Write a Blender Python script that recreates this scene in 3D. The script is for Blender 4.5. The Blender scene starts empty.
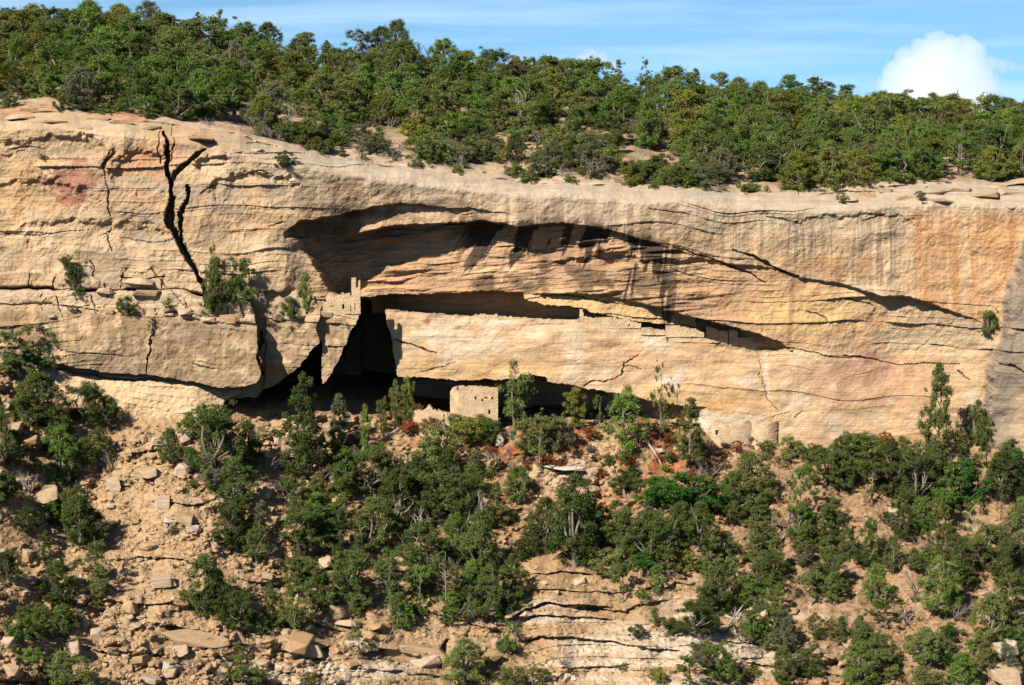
import bpy, bmesh, math, random
import numpy as np
from mathutils import Vector, Matrix

S = bpy.context.scene
COL = S.collection
random.seed(7)
RNG = np.random.default_rng(11)

# ------------------------------------------------------------------ camera
W, H = 1024, 685
FPX = 2000.0                      # focal length in pixels
HORIZON = 110.0                   # image row of the horizon
CAMZ = 60.0
PITCH = math.atan((H / 2 - HORIZON) / FPX)
cam_d = bpy.data.cameras.new('camera')
cam_d.sensor_width = 36.0
cam_d.lens = 36.0 * FPX / W
cam_d.clip_start = 1.0
cam_d.clip_end = 40000.0
cam = bpy.data.objects.new('camera', cam_d)
COL.objects.link(cam)
cam.location = (0, 0, CAMZ)
cam.rotation_euler = (math.pi / 2 - PITCH, 0, 0)
S.camera = cam

# ------------------------------------------------------------------ light
SUN_AZ = math.radians(39)         # sun stands behind the camera's left shoulder
SUN_EL = math.radians(40)
SKY_LOW = 1.22                     # how much brighter the low sky is than the zenith
wd = bpy.data.worlds.new('World')
S.world = wd
wd.use_nodes = True
nt = wd.node_tree
nt.nodes.clear()
def wn(t): return nt.nodes.new(t)
out = wn('ShaderNodeOutputWorld'); bg = wn('ShaderNodeBackground')
sky = wn('ShaderNodeTexSky'); sky.sky_type = 'NISHITA'; sky.sun_disc = False
sky.sun_elevation = SUN_EL
sky.sun_rotation = math.pi + SUN_AZ
sky.altitude = 2100.0; sky.air_density = 1.0; sky.dust_density = 0.2; sky.ozone_density = 0.7
bg.inputs['Strength'].default_value = 0.05
tc = wn('ShaderNodeTexCoord')
lift = wn('ShaderNodeVectorMath'); lift.operation = 'ADD'; lift.inputs[1].default_value = (0, 0, 0.15)
nrm = wn('ShaderNodeVectorMath'); nrm.operation = 'NORMALIZE'
nt.links.new(tc.outputs['Generated'], lift.inputs[0]); nt.links.new(lift.outputs[0], nrm.inputs[0])
nt.links.new(nrm.outputs[0], sky.inputs['Vector'])
# thin high cloud streaks, part of the sky
mp = wn('ShaderNodeMapping'); mp.inputs['Scale'].default_value = (5.0, 5.0, 62.0); mp.inputs['Rotation'].default_value = (0, math.radians(-5), 0)
mp.inputs['Location'].default_value = (1.3, 0.0, 0.55)
nt.links.new(tc.outputs['Generated'], mp.inputs['Vector'])
cz = wn('ShaderNodeTexNoise'); cz.inputs['Scale'].default_value = 1.0; cz.inputs['Detail'].default_value = 6.0; cz.inputs['Roughness'].default_value = 0.55
nt.links.new(mp.outputs[0], cz.inputs['Vector'])
cr = wn('ShaderNodeMapRange'); cr.inputs['From Min'].default_value = 0.47; cr.inputs['From Max'].default_value = 0.8; cr.inputs['To Max'].default_value = 0.36
nt.links.new(cz.outputs['Fac'], cr.inputs['Value'])
mx = wn('ShaderNodeMix'); mx.data_type = 'RGBA'
# the air brightens towards the horizon
sz = wn('ShaderNodeSeparateXYZ'); nt.links.new(tc.outputs['Generated'], sz.inputs[0])
hz = wn('ShaderNodeMapRange'); hz.interpolation_type = 'SMOOTHSTEP'; hz.inputs['From Min'].default_value = 0.0; hz.inputs['From Max'].default_value = 0.45; hz.inputs['To Min'].default_value = SKY_LOW; hz.inputs['To Max'].default_value = 1.0
nt.links.new(sz.outputs['Z'], hz.inputs['Value'])
hv = wn('ShaderNodeVectorMath'); hv.operation = 'SCALE'; nt.links.new(sky.outputs[0], hv.inputs[0]); 
gd = wn('ShaderNodeMapRange'); gd.inputs['From Min'].default_value = -0.03; gd.inputs['From Max'].default_value = -0.005; gd.inputs['To Min'].default_value = 0.06; gd.inputs['To Max'].default_value = 1.0
nt.links.new(sz.outputs['Z'], gd.inputs['Value'])
hm = wn('ShaderNodeMath'); hm.operation = 'MULTIPLY'; nt.links.new(hz.outputs[0], hm.inputs[0]); nt.links.new(gd.outputs[0], hm.inputs[1]); nt.links.new(hm.outputs[0], hv.inputs['Scale'])
tint = wn('ShaderNodeVectorMath'); tint.operation = 'MULTIPLY'; tint.inputs[1].default_value = (0.72, 0.97, 1.0); nt.links.new(hv.outputs[0], tint.inputs[0])
nt.links.new(cr.outputs[0], mx.inputs['Factor']); nt.links.new(tint.outputs[0], mx.inputs['A'])
mx.inputs['B'].default_value = (9.5, 10.5, 12.0, 1)
nt.links.new(mx.outputs['Result'], bg.inputs['Color']); nt.links.new(bg.outputs[0], out.inputs['Surface'])

sun_d = bpy.data.lights.new('sun', 'SUN'); sun_d.energy = 5.0; sun_d.angle = math.radians(0.53); sun_d.color = (1.0, 0.915, 0.775)
sun = bpy.data.objects.new('sun', sun_d); COL.objects.link(sun)
SD = Vector((math.sin(SUN_AZ) * math.cos(SUN_EL), math.cos(SUN_AZ) * math.cos(SUN_EL), -math.sin(SUN_EL)))
sun.rotation_euler = SD.to_track_quat('-Z', 'Y').to_euler()
sun.location = (-100, -100, 200)
vs = S.view_settings
vs.view_transform = 'Standard'; vs.look = 'None'; vs.gamma = 1.0; vs.use_curve_mapping = False
vs.exposure = 1.38
try:
    S.cycles.max_bounces = 10; S.cycles.diffuse_bounces = 1; S.cycles.volume_bounces = 8; S.cycles.transparent_max_bounces = 8
except Exception: pass

# ------------------------------------------------------------------ helpers
def at_np(px, py, Y):
    """points on the view rays at depth Y (world)"""
    r = (px - W / 2) / FPX; u = (H / 2 - py) / FPX
    dy = math.cos(PITCH) + u * math.sin(PITCH)
    dz = -math.sin(PITCH) + u * math.cos(PITCH)
    t = Y / dy
    return np.stack([r * t, Y + 0 * t, CAMZ + dz * t], -1)
def at(px, py, Y): return Vector(at_np(np.float64(px), np.float64(py), np.float64(Y)))
def to_px(p):
    x, y, z = p[0], p[1], p[2] - CAMZ
    f = y * math.cos(PITCH) - z * math.sin(PITCH); u = y * math.sin(PITCH) + z * math.cos(PITCH)
    return W / 2 + FPX * x / f, H / 2 - FPX * u / f

def _hash(ix, iy, s):
    h = (ix.astype(np.int64) * 374761393 + iy.astype(np.int64) * 668265263 + s * 974634533) & 0xffffffff
    h = ((h ^ (h >> 13)) * 1274126177) & 0xffffffff
    h = ((h ^ (h >> 16)) * 2246822519) & 0xffffffff
    return ((h ^ (h >> 15)) & 0xffffff) / float(0xffffff)
def vnoise(x, y, s=0):
    ix = np.floor(x); iy = np.floor(y); fx = x - ix; fy = y - iy
    fx = fx * fx * fx * (fx * (fx * 6 - 15) + 10); fy = fy * fy * fy * (fy * (fy * 6 - 15) + 10)
    a = _hash(ix, iy, s); b = _hash(ix + 1, iy, s); c = _hash(ix, iy + 1, s); d = _hash(ix + 1, iy + 1, s)
    return (a + (b - a) * fx) * (1 - fy) + (c + (d - c) * fx) * fy
def fbm(x, y, s=0, oct=4, gain=0.5):
    t = 0; a = 1; n = 0
    for k in range(oct):
        t = t + a * (vnoise(x, y, s + 17 * k) * 2 - 1); n += a
        x = x * 2.03 + 5.3; y = y * 2.03 + 1.7; a *= gain
    return t / n
def worley(x, y, s=0):
    """F1, F2 and the cell's own random value"""
    ix = np.floor(x); iy = np.floor(y)
    f1 = np.full(x.shape, 9.0); f2 = np.full(x.shape, 9.0); cid = np.zeros(x.shape)
    for dx in (-1, 0, 1):
        for dy in (-1, 0, 1):
            cx = ix + dx; cy = iy + dy
            qx = cx + _hash(cx, cy, s); qy = cy + _hash(cx, cy, s + 5)
            d = np.hypot(x - qx, y - qy)
            near = d < f1
            f2 = np.where(near, f1, np.minimum(f2, d))
            cid = np.where(near, _hash(cx, cy, s + 9), cid)
            f1 = np.where(near, d, f1)
    return f1, f2, cid
def sst(a, b, x):
    t = np.clip((x - a) / (b - a), 0, 1); return t * t * (3 - 2 * t)
def cv(pts, x):
    p = np.array(pts, float); return np.interp(x, p[:, 0], p[:, 1])
def polydist(pts, X, Y):
    """distance to a polyline and the fraction along it"""
    best = np.full(X.shape, 1e9); frac = np.zeros(X.shape); n = len(pts) - 1
    for k in range(n):
        (x0, y0), (x1, y1) = pts[k], pts[k + 1]
        dx, dy = x1 - x0, y1 - y0
        t = np.clip(((X - x0) * dx + (Y - y0) * dy) / (dx * dx + dy * dy + 1e-9), 0, 1)
        d = np.hypot(X - x0 - t * dx, Y - y0 - t * dy)
        m = d < best
        best = np.where(m, d, best); frac = np.where(m, (k + t) / n, frac)
    return best, frac
def blob(X, Y, cx, cy, rx, ry, wob, soft=0.25):
    d = np.hypot((X - cx) / rx, (Y - cy) / ry) + wob
    return 1 - sst(1 - soft, 1 + soft, d)
def mixc(c, col, m):
    return c * (1 - m[..., None]) + np.array(col) * m[..., None]

def grid_mesh(name, P, color=None, mat=None, smooth=False):
    nr, nc = P.shape[:2]
    me = bpy.data.meshes.new(name)
    me.vertices.add(nr * nc); me.vertices.foreach_set('co', P.reshape(-1).astype(np.float32))
    i = np.arange(nr * nc).reshape(nr, nc)
    q = np.stack([i[1:, :-1], i[1:, 1:], i[:-1, 1:], i[:-1, :-1]], -1).reshape(-1, 4)
    me.loops.add(q.size); me.polygons.add(len(q))
    me.loops.foreach_set('vertex_index', q.reshape(-1).astype(np.int32))
    me.polygons.foreach_set('loop_start', (np.arange(len(q)) * 4).astype(np.int32))
    me.polygons.foreach_set('loop_total', np.full(len(q), 4, np.int32))
    me.polygons.foreach_set('use_smooth', np.full(len(q), smooth))
    me.update(calc_edges=True)
    if color is not None:
        a = me.color_attributes.new('tint', 'FLOAT_COLOR', 'POINT')
        cc = np.concatenate([color, np.ones(color.shape[:2] + (1,))], -1)
        a.data.foreach_set('color', cc.reshape(-1).astype(np.float32))
    if mat: me.materials.append(mat)
    return me
def raw_mesh(name, V, Fq, mat=None, smooth=False):
    """mesh from float verts and an (n,k) face array"""
    me = bpy.data.meshes.new(name)
    V = np.asarray(V, np.float32); Fq = np.asarray(Fq, np.int32); k = Fq.shape[1]
    me.vertices.add(len(V)); me.vertices.foreach_set('co', V.reshape(-1))
    me.loops.add(Fq.size); me.polygons.add(len(Fq))
    me.loops.foreach_set('vertex_index', Fq.reshape(-1))
    me.polygons.foreach_set('loop_start', (np.arange(len(Fq)) * k).astype(np.int32))
    me.polygons.foreach_set('loop_total', np.full(len(Fq), k, np.int32))
    me.polygons.foreach_set('use_smooth', np.full(len(Fq), smooth))
    me.update(calc_edges=True)
    if mat: me.materials.append(mat)
    return me
def link(name, data, parent=None, loc=None):
    o = bpy.data.objects.new(name, data); COL.objects.link(o)
    if parent is not None: o.parent = parent
    if loc is not None: o.location = loc
    return o
def tag(o, label=None, cat=None, group=None, kind=None):
    if label: o['label'] = label
    if cat: o['category'] = cat
    if group: o['group'] = group
    if kind: o['kind'] = kind
    return o

# ------------------------------------------------------------------ materials
def new_mat(name):
    m = bpy.data.materials.new(name); m.use_nodes = True
    t = m.node_tree; b = t.nodes['Principled BSDF']
    b.inputs['Specular IOR Level'].default_value = 0.15
    return m, t, b
def N(t, kind, **kw):
    n = t.nodes.new(kind)
    for k, v in kw.items():
        if k in n.inputs: n.inputs[k].default_value = v
        else: setattr(n, k, v)
    return n
def rock_material(name, base=None, bump=0.35, scale=1.0, streak=0.0, varamt=0.35, objrand=0.0):
    """sandstone: colour from the 'tint' attribute or a constant, grain, fine bedding and bump"""
    m, t, b = new_mat(name)
    b.inputs['Roughness'].default_value = 0.92
    geo = N(t, 'ShaderNodeNewGeometry')
    n1 = N(t, 'ShaderNodeTexNoise', Scale=0.9 * scale, Detail=8.0, Roughness=0.62)
    n2 = N(t, 'ShaderNodeTexNoise', Scale=5.0 * scale, Detail=7.0, Roughness=0.75)
    mp = N(t, 'ShaderNodeMapping'); mp.inputs['Scale'].default_value = (0.25, 0.25, 5.0)
    n3 = N(t, 'ShaderNodeTexNoise', Scale=0.8 * scale, Detail=5.0, Roughness=0.6)
    for n in (n1, n2): t.links.new(geo.outputs['Position'], n.inputs['Vector'])
    t.links.new(geo.outputs['Position'], mp.inputs['Vector']); t.links.new(mp.outputs[0], n3.inputs['Vector'])
    a1 = N(t, 'ShaderNodeMath', operation='ADD'); a2 = N(t, 'ShaderNodeMath', operation='ADD')
    t.links.new(n1.outputs['Fac'], a1.inputs[0]); t.links.new(n2.outputs['Fac'], a1.inputs[1])
    t.links.new(a1.outputs[0], a2.inputs[0]); t.links.new(n3.outputs['Fac'], a2.inputs[1])
    mr = N(t, 'ShaderNodeMapRange'); mr.inputs['From Min'].default_value = 1.05; mr.inputs['From Max'].default_value = 1.95
    mr.inputs['To Min'].default_value = 1 - varamt; mr.inputs['To Max'].default_value = 1 + varamt
    t.links.new(a2.outputs[0], mr.inputs['Value'])
    if base is None:
        src = N(t, 'ShaderNodeVertexColor', layer_name='tint')
    else:
        src = N(t, 'ShaderNodeRGB'); src.outputs[0].default_value = (*base, 1)
    hs = N(t, 'ShaderNodeHueSaturation')
    t.links.new(src.outputs[0], hs.inputs['Color']); t.links.new(mr.outputs[0], hs.inputs['Value'])
    if objrand:
        oi = N(t, 'ShaderNodeObjectInfo'); m2 = N(t, 'ShaderNodeMapRange')
        m2.inputs['To Min'].default_value = 1 - objrand; m2.inputs['To Max'].default_value = 1 + objrand
        t.links.new(oi.outputs['Random'], m2.inputs['Value'])
        mm = N(t, 'ShaderNodeMath', operation='MULTIPLY')
        t.links.new(m2.outputs[0], mm.inputs[0]); t.links.new(mr.outputs[0], mm.inputs[1]); t.links.new(mm.outputs[0], hs.inputs['Value'])
        m3 = N(t, 'ShaderNodeMapRange'); m3.inputs['To Min'].default_value = 1.15; m3.inputs['To Max'].default_value = 0.7
        t.links.new(oi.outputs['Random'], m3.inputs['Value']); t.links.new(m3.outputs[0], hs.inputs['Saturation'])
    t.links.new(hs.outputs[0], b.inputs['Base Color'])
    bp = N(t, 'ShaderNodeBump', Strength=bump, Distance=0.35)
    t.links.new(a2.outputs[0], bp.inputs['Height']); t.links.new(bp.outputs[0], b.inputs['Normal'])
    return m
def leaf_material(name, col, hv=0.02, vv=0.3):
    m, t, b = new_mat(name)
    t.nodes.remove(b)
    o = t.nodes['Material Output']
    oi = N(t, 'ShaderNodeObjectInfo'); geo = N(t, 'ShaderNodeNewGeometry')
    src = N(t, 'ShaderNodeRGB'); src.outputs[0].default_value = (*col, 1)
    hs = N(t, 'ShaderNodeHueSaturation')
    mh = N(t, 'ShaderNodeMapRange'); mh.inputs['To Min'].default_value = 0.5 - hv * 0.7; mh.inputs['To Max'].default_value = 0.5 + hv * 0.4
    t.links.new(oi.outputs['Random'], mh.inputs['Value']); t.links.new(mh.outputs[0], hs.inputs['Hue'])
    n = N(t, 'ShaderNodeTexNoise', Scale=0.9, Detail=3.0); t.links.new(geo.outputs['Position'], n.inputs['Vector'])
    ad = N(t, 'ShaderNodeMath', operation='ADD'); t.links.new(n.outputs['Fac'], ad.inputs[0]); t.links.new(geo.outputs['Random Per Island'], ad.inputs[1])
    mv = N(t, 'ShaderNodeMapRange'); mv.inputs['From Max'].default_value = 2.0; mv.inputs['To Min'].default_value = 1 - 1.3 * vv; mv.inputs['To Max'].default_value = 1 + 1.3 * vv
    t.links.new(ad.outputs[0], mv.inputs['Value'])
    ov = N(t, 'ShaderNodeMath', operation='MULTIPLY_ADD'); ov.inputs[1].default_value = 7.13; ov.inputs[2].default_value = 0.0
    fr = N(t, 'ShaderNodeMath', operation='FRACT'); t.links.new(oi.outputs['Random'], ov.inputs[0]); t.links.new(ov.outputs[0], fr.inputs[0])
    fm = N(t, 'ShaderNodeMapRange'); fm.inputs['To Min'].default_value = 0.72; fm.inputs['To Max'].default_value = 1.28; t.links.new(fr.outputs[0], fm.inputs['Value'])
    mu = N(t, 'ShaderNodeMath', operation='MULTIPLY'); t.links.new(mv.outputs[0], mu.inputs[0]); t.links.new(fm.outputs[0], mu.inputs[1])
    t.links.new(mu.outputs[0], hs.inputs['Value'])
    t.links.new(src.outputs[0], hs.inputs['Color'])
    df = N(t, 'ShaderNodeBsdfDiffuse'); tr = N(t, 'ShaderNodeBsdfTranslucent'); mx = N(t, 'ShaderNodeMixShader'); mx.inputs[0].default_value = 0.22
    t.links.new(hs.outputs[0], df.inputs['Color']); t.links.new(hs.outputs[0], tr.inputs['Color'])
    t.links.new(df.outputs[0], mx.inputs[1]); t.links.new(tr.outputs[0], mx.inputs[2]); t.links.new(mx.outputs[0], o.inputs['Surface'])
    return m

M_CLIFF = rock_material('sandstone_cliff', bump=0.34, varamt=0.30)
M_TALUS = rock_material('talus_soil', bump=0.6, scale=1.4, varamt=0.4)
M_MESA = rock_material('mesa_soil', bump=0.5, scale=1.5, varamt=0.4)
M_BOULDER = rock_material('boulder_stone', base=(0.27, 0.182, 0.108), bump=0.5, scale=1.8, varamt=0.3, objrand=0.13)
M_GREYROCK = rock_material('grey_slab_stone', base=(0.26, 0.225, 0.185), bump=0.4, scale=1.5, varamt=0.3)
M_WHITE = rock_material('white_stone', base=(0.34, 0.29, 0.225), bump=0.3, scale=2, varamt=0.2)
M_BARK = rock_material('bark', base=(0.16, 0.13, 0.105), bump=0.5, scale=4, varamt=0.4)
M_DEAD = rock_material('dead_wood', base=(0.26, 0.225, 0.2), bump=0.4, scale=4, varamt=0.3)
M_TWIG = rock_material('grey_twigs', base=(0.15, 0.125, 0.112), bump=0.2, scale=4, varamt=0.3)
LEAF = {
    'dark green': leaf_material('leaf_dark_green', (0.060, 0.080, 0.024)),
    'green': leaf_material('leaf_green', (0.082, 0.125, 0.028)),
    'olive': leaf_material('leaf_olive', (0.092, 0.110, 0.033)),
    'yellow-green': leaf_material('leaf_yellow_green', (0.115, 0.125, 0.026)),
    'emerald': leaf_material('leaf_emerald', (0.030, 0.072, 0.014), hv=0.012),
    'grey-green': leaf_material('leaf_grey_green', (0.092, 0.097, 0.052)),
    'rusty': leaf_material('leaf_rusty', (0.17, 0.06, 0.022)),
    'straw': leaf_material('leaf_straw', (0.19, 0.14, 0.065)),
}

# ------------------------------------------------------------------ the cliff
R_ = [(-160, 110), (0, 114), (60, 115), (110, 119), (150, 124), (200, 130), (240, 136), (270, 147), (300, 151), (340, 159), (400, 168), (460, 177),
      (520, 183), (600, 187), (680, 191), (740, 194), (800, 196), (850, 191), (900, 187), (960, 184), (1024, 185), (1184, 188)]
PX0, PX1, DPX = -160.0, 1184.0, 0.8
px = np.arange(PX0, PX1 + 0.1, DPX)
NROW = 440
CB = 474.0
Rim0 = cv(R_, px) + fbm(px * 0.03, px * 0, 3, 3) * 3.0
Rim = Rim0 + fbm(px * 0.07, px * 0, 4, 2) * 0.8
V = np.linspace(0, 1, NROW)
GX = np.repeat(px[None, :], NROW, 0)
GY = Rim[None, :] + V[:, None] * (CB - Rim[None, :])
wob1 = fbm(GX * 0.03, GY * 0.03, 21, 4); wob2 = fbm(GX * 0.12, GY * 0.12, 22, 3)
X = GX + wob1 * 3.0 + wob2 * 2.0
Y = GY + fbm(GX * 0.025, GY * 0.02, 23, 4) * 3.2 + fbm(GX * 0.14, GY * 0.1, 24, 3) * 1.6

def steep(edge, y, w=0.9): return sst(edge - w, edge + w, y)     # 0 above the line, 1 below
baseF = cv([(-160, -3.6), (0, -3.2), (120, -3.2), (220, -3.0), (290, -2.4), (340, -1.2), (400, -0.3), (500, 0), (700, 0), (800, -0.2), (900, -0.4), (975, -0.4), (1184, -2)], X)
f = baseF.copy()
# gentle large-scale relief
relief = fbm(GX * 0.011, GY * 0.014, 31, 4)
f += relief * 0.8
# main overhang
L2 = cv([(280, 236), (330, 238), (350, 236), (380, 229), (420, 224), (480, 222), (520, 226), (560, 222), (600, 227), (640, 239), (674, 247), (720, 262), (750, 266), (780, 270),
         (800, 277), (850, 287), (880, 297), (910, 296), (940, 306), (980, 322), (1010, 330)], X)
D2 = cv([(288, 0), (300, 2.2), (318, 5.2), (345, 6.4), (400, 5.0), (450, 3.7), (500, 2.9), (540, 2.0), (580, 1.5), (620, 1.15), (660, 0.8), (700, 0.6), (760, 0.45), (830, 0.5), (865, 0.75), (890, 1.15),
         (915, 1.1), (945, 0.8), (975, 0.25), (990, 0)], X)
# left wall of the alcove: slanted edge from (290,228) to (345,300)
edgeL = cv([(190, 288), (222, 289), (240, 297), (258, 312), (290, 330), (300, 350), (320, 356)], Y) + fbm(Y * 0.12, X * 0, 41, 3) * 4
inal = sst(-2, 10, X - edgeL)
D2m = D2 * np.where(GX < 420, inal, 1.0)
f += steep(L2, Y) * D2m
L1 = cv([(284, 230), (300, 221), (330, 216), (360, 213), (380, 206), (400, 203), (430, 206), (470, 209), (500, 214), (560, 218)], X)
D1 = cv([(284, 0), (294, 3.0), (305, 4.8), (335, 4.6), (362, 1.6), (400, 0.9), (440, 0.7), (480, 0.35), (520, 0.0)], X)
f += steep(L1, Y) * D1 * (1 - steep(L2, Y) * 0.8)
# brow over the upper ledge and the recess beneath it
BR = cv([(330, 300), (366, 297), (390, 295), (430, 293), (480, 292), (520, 292), (545, 294), (600, 295.5), (642, 305), (690, 316), (740, 329), (770, 340), (782, 344), (790, 349)], X)
WT = cv([(330, 316), (386, 309), (430, 313), (470, 316), (530, 318), (580, 321), (640, 326), (690, 334), (705, 338), (735, 346), (752, 351), (775, 350), (790, 349.5)], X)
SB = cv([(515, 293), (525, 298), (545, 305), (570, 307), (590, 313), (620, 319), (650, 323), (695, 326), (705, 320)], X)
below_brow = steep(BR, Y, 0.7)
recD = cv([(330, 7.0), (400, 5.0), (480, 4.2), (600, 3.4), (690, 3.6), (730, 3.6), (765, 2.6), (780, 1.4), (790, 0)], X)
slab = sst(516, 528, X) * (1 - sst(690, 702, X))
slabD = 0.45
rec = np.where(slab > 0.5, np.where(Y < SB, cv([(520, .12), (600, .25), (640, .8), (690, 1.6)], X) - 0.02 * (Y - BR), recD), recD)
frec = f + below_brow * rec
wallF = cv([(330, 3.0), (395, 2.1), (450, 1.9), (550, 1.0), (650, 0.6), (750, 0.5), (800, 0.45), (900, 0.5), (980, 0.3), (1184, 0)], X) + relief * 0.35 + fbm(GX * 0.02, GY * 0.05, 33, 3) * 0.25
wm = steep(WT, GY + wob2 * 1.2, 0.8) * (GX > 385 + wob1 * 3 + wob2 * 2 + np.clip(GY - 312, 0, 99) * .19)  # wall cut along its shadow edge; the deep hollow beyond stands in for shade
has_wall = sst(328, 340, X)
hollow = sst(-1, 1, 374 + wob1 * 6 + (GY - 310) * .05 - GX)
inside = has_wall * (1 - sst(786, 800, X))
f = np.where(inside > 0.5, np.where(wm > 0.5, wallF - 0.15 * sst(0, 40, GY - WT), frec), f)
right_w = sst(790, 850, X) * sst(349, 420, Y)
f = f * (1 - right_w) + (wallF + 0.05) * right_w
# lower cave
BL = cv([(330, 372), (360, 384), (395, 379), (420, 377.5), (470, 381), (500, 382), (516, 381), (520, 376), (545, 378), (549, 383), (560, 384), (600, 391), (640, 398), (680, 404), (705, 408)], X)
caveD = cv([(330, 12), (395, 12), (560, 11), (620, 7.0), (660, 2.6), (690, 1.2), (708, 0)], X)
f += steep(BL, Y, 0.7) * caveD * has_wall

# ---- left side: block course, bench, outcrops
lm = 1 - sst(250, 275, X)
tt = np.clip((Y - 282) / 30.0, 0, 1)
benchTop = cv([(-160, 306), (0, 308), (60, 311), (130, 313), (180, 318), (240, 326), (262, 328)], X)
bottomB = cv([(-160, 340), (0, 352), (50, 361), (75, 367), (105, 372), (140, 374), (160, 377), (185, 382), (215, 387), (240, 388), (262, 381)], X)
fl = baseF + relief * 0.8
l272 = cv([(-160, 268), (0, 273), (20, 270), (45, 273), (70, 279), (100, 281), (120, 272), (150, 268), (180, 300), (210, 302)], X)
l288 = cv([(-160, 284), (0, 288), (60, 290), (100, 291), (160, 291), (185, 291), (210, 300)], X)
fl -= steep(l272, Y, 1.2) * 0.5
Yj = GY + wob2 * 1.5 + wob1
bi = np.floor((GX + wob1 * 10 + wob2 * 6) / 31.0 + fbm(GX * .02, GY * 0, 86, 2) * 1.2); off = (_hash(bi, bi * 0, 87) - .5) * (1 - sst(-6, 6, GY - benchTop))
fl -= sst(0, 3, Yj - l288) * (1.0 + off * .5) + sst(0, 3.5, Yj - l288 - 14 - off * 4) * (.95 + off * .4) * (benchTop > l288 + 12) + sst(0, 4, Yj - benchTop) * .95
seam = sst(0.3, 0.62, vnoise(GX * 0.045, GX * 0 + 3, 79)); fl += np.exp(-((Y - l288) / (0.7 + seam)) ** 2) * (.25 + 1.5 * seam)
fl += np.exp(-((Y - benchTop + 4) / 1.1) ** 2) * 0.5 * sst(0.35, 0.6, vnoise(GX * 0.04, GX * 0, 77))
fl -= 0.35 * sst(0, 1, (Y - benchTop) / 25)
# corner of the bench and the blocks to its right
bx = cv([(300, 250), (325, 258), (345, 256), (360, 261), (388, 258)], Y)
fl_block2 = -3.2 - 0.4 * sst(320, 335, Y)
b2top = cv([(255, 305), (270, 318), (300, 320), (325, 318)], X)
b2 = np.where(Y > b2top, -3.3, -2.5 - .8 * sst(292, 318, Y)) + fbm(GX * .05, GY * .05, 88, 3) * .5
b3top = cv([(310, 310), (325, 310), (345, 312), (360, 314)], X)
b3 = np.where(Y > b3top, -2.6, -1.7 - 0.9 * sst(295, 312, Y))
e23 = cv([(300, 322), (330, 316), (350, 322), (380, 318)], Y)
e3 = cv([(290, 360), (312, 359), (330, 352), (350, 343), (385, 330)], Y)
und_bench = steep(bottomB, Y)
fl = np.where(und_bench > 0.5, -6.1 + 2.2 * sst(190, 250, X) - 0.7 * sst(0, 30, Y - bottomB) + 0.7 * np.exp(-np.maximum(Y - bottomB, 0) / 4.0), fl)
fl += np.exp(-((Y - cv([(50, 366), (75, 372), (110, 378), (140, 379), (180, 381)], X)) / 1.0) ** 2) * 0.7 * (1 - sst(150, 185, X)) * sst(45, 60, X)
bx2 = np.where(Y > 384, cv([(384, 256), (400, 224), (420, 215)], Y), bx)
b2u = cv([(255, 398), (262, 392), (280, 380), (300, 366), (318, 346), (325, 335)], X)
b3u = cv([(318, 388), (330, 378), (345, 352), (358, 322), (365, 300)], X)
b2 = np.where(Y > b2u, 7.0, b2); b3 = np.where(Y > b3u, 8.0, b3)
deep = np.where(Y > 300, 26.0, f)
left = np.where(X < bx2, fl, np.where(X < 265, -2.9, np.where(X < e23, b2, np.where(X < e3, b3, deep))))
hol = cv([(215, -1.5), (236, 4.0), (264, 11.0), (330, 20.0), (400, 26.0)], X) + wob1 * 1.5  # hollow's depth chosen to make it fall dark
deep_h = hol
left = np.where((X >= bx2) & (Y > np.where(X < 322, b2u, b3u)), hol, left)
lowmask = np.where(GX < 250, sst(262, 268, Y), np.where(GX < 300, sst(286, 292, Y), sst(293, 299, Y)))
use_left = (X < 400) & ((GX < 372) | ((wm < .5) & (GY > 313))) & (lowmask > 0.5)
f = np.where(use_left & ((X < e3) | (Y > 300)), np.where(X > 362, np.maximum(f, 26.0), left), f)
# the right-hand grey buttress
rb = cv([(185, 1034), (235, 1024), (285, 1004), (330, 999), (365, 985), (420, 979), (470, 974)], Y) + wob2 * 5
f -= sst(0, 14, X - rb) * 2.2 + sst(0, 90, X - rb) * 1.5
# rounded shoulder at the rim
sw = cv([(-160, 16), (100, 16), (240, 20), (400, 16), (600, 14), (760, 16), (840, 20), (1024, 24)], X)
sdp = cv([(-160, 5), (240, 5), (400, 3.0), (700, 3.0), (840, 5), (1024, 6.0)], X)
sh = np.clip(1 - (GY + wob1 * 1.3 - Rim0[None, :]) / sw, 0, 1.1)
f += sdp * sh ** 1.8
# bedding: small steps, stronger on the weathered upper cliff than on the smooth wall
smooth_wall = has_wall * sst(0, 6, GY - WT) * sst(335, 345, X)
rough = 1 - 0.62 * smooth_wall
ybed = GY + fbm(GX * 0.008, GY * 0.01, 51, 3) * 14
ceilk = 1.0
def beds(per, s):
    k = ybed / per; i = np.floor(k); fr = k - i
    amp = _hash(i, i * 0, s) * (0.35 + 0.65 * sst(0.35, 0.65, vnoise(GX * 0.02, i * 7.7, s + 2)))
    return (fr ** 2.2) * amp
patch = sst(-0.15, 0.3, fbm(GX * 0.014, GY * 0.03, 63, 3))
f -= rough * (beds(23.0, 61) * 0.36 * patch + beds(7.0, 62) * 0.13 * patch * ceilk)
hf = fbm(GX * 0.02, GY * 0.012, 64, 3); f += rough * np.abs(hf) ** 0.8 * 0.3
f -= sh * beds(6.0, 66) * 1.25 * sst(-.1, .3, fbm(GX * 0.01, GX * 0, 67, 2) + cv([(-160, .4), (260, .3), (300, -.5), (820, -.5), (860, .4), (1184, .4)], GX))
f += rough * (fbm(GX * 0.05, GY * 0.06, 53, 5) * 0.32 + fbm(GX * 0.3, GY * 0.3, 54, 3) * 0.10) * 0.72 + (1 - rough) * fbm(GX * 0.06, GY * 0.09, 55, 4) * 0.16
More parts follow.
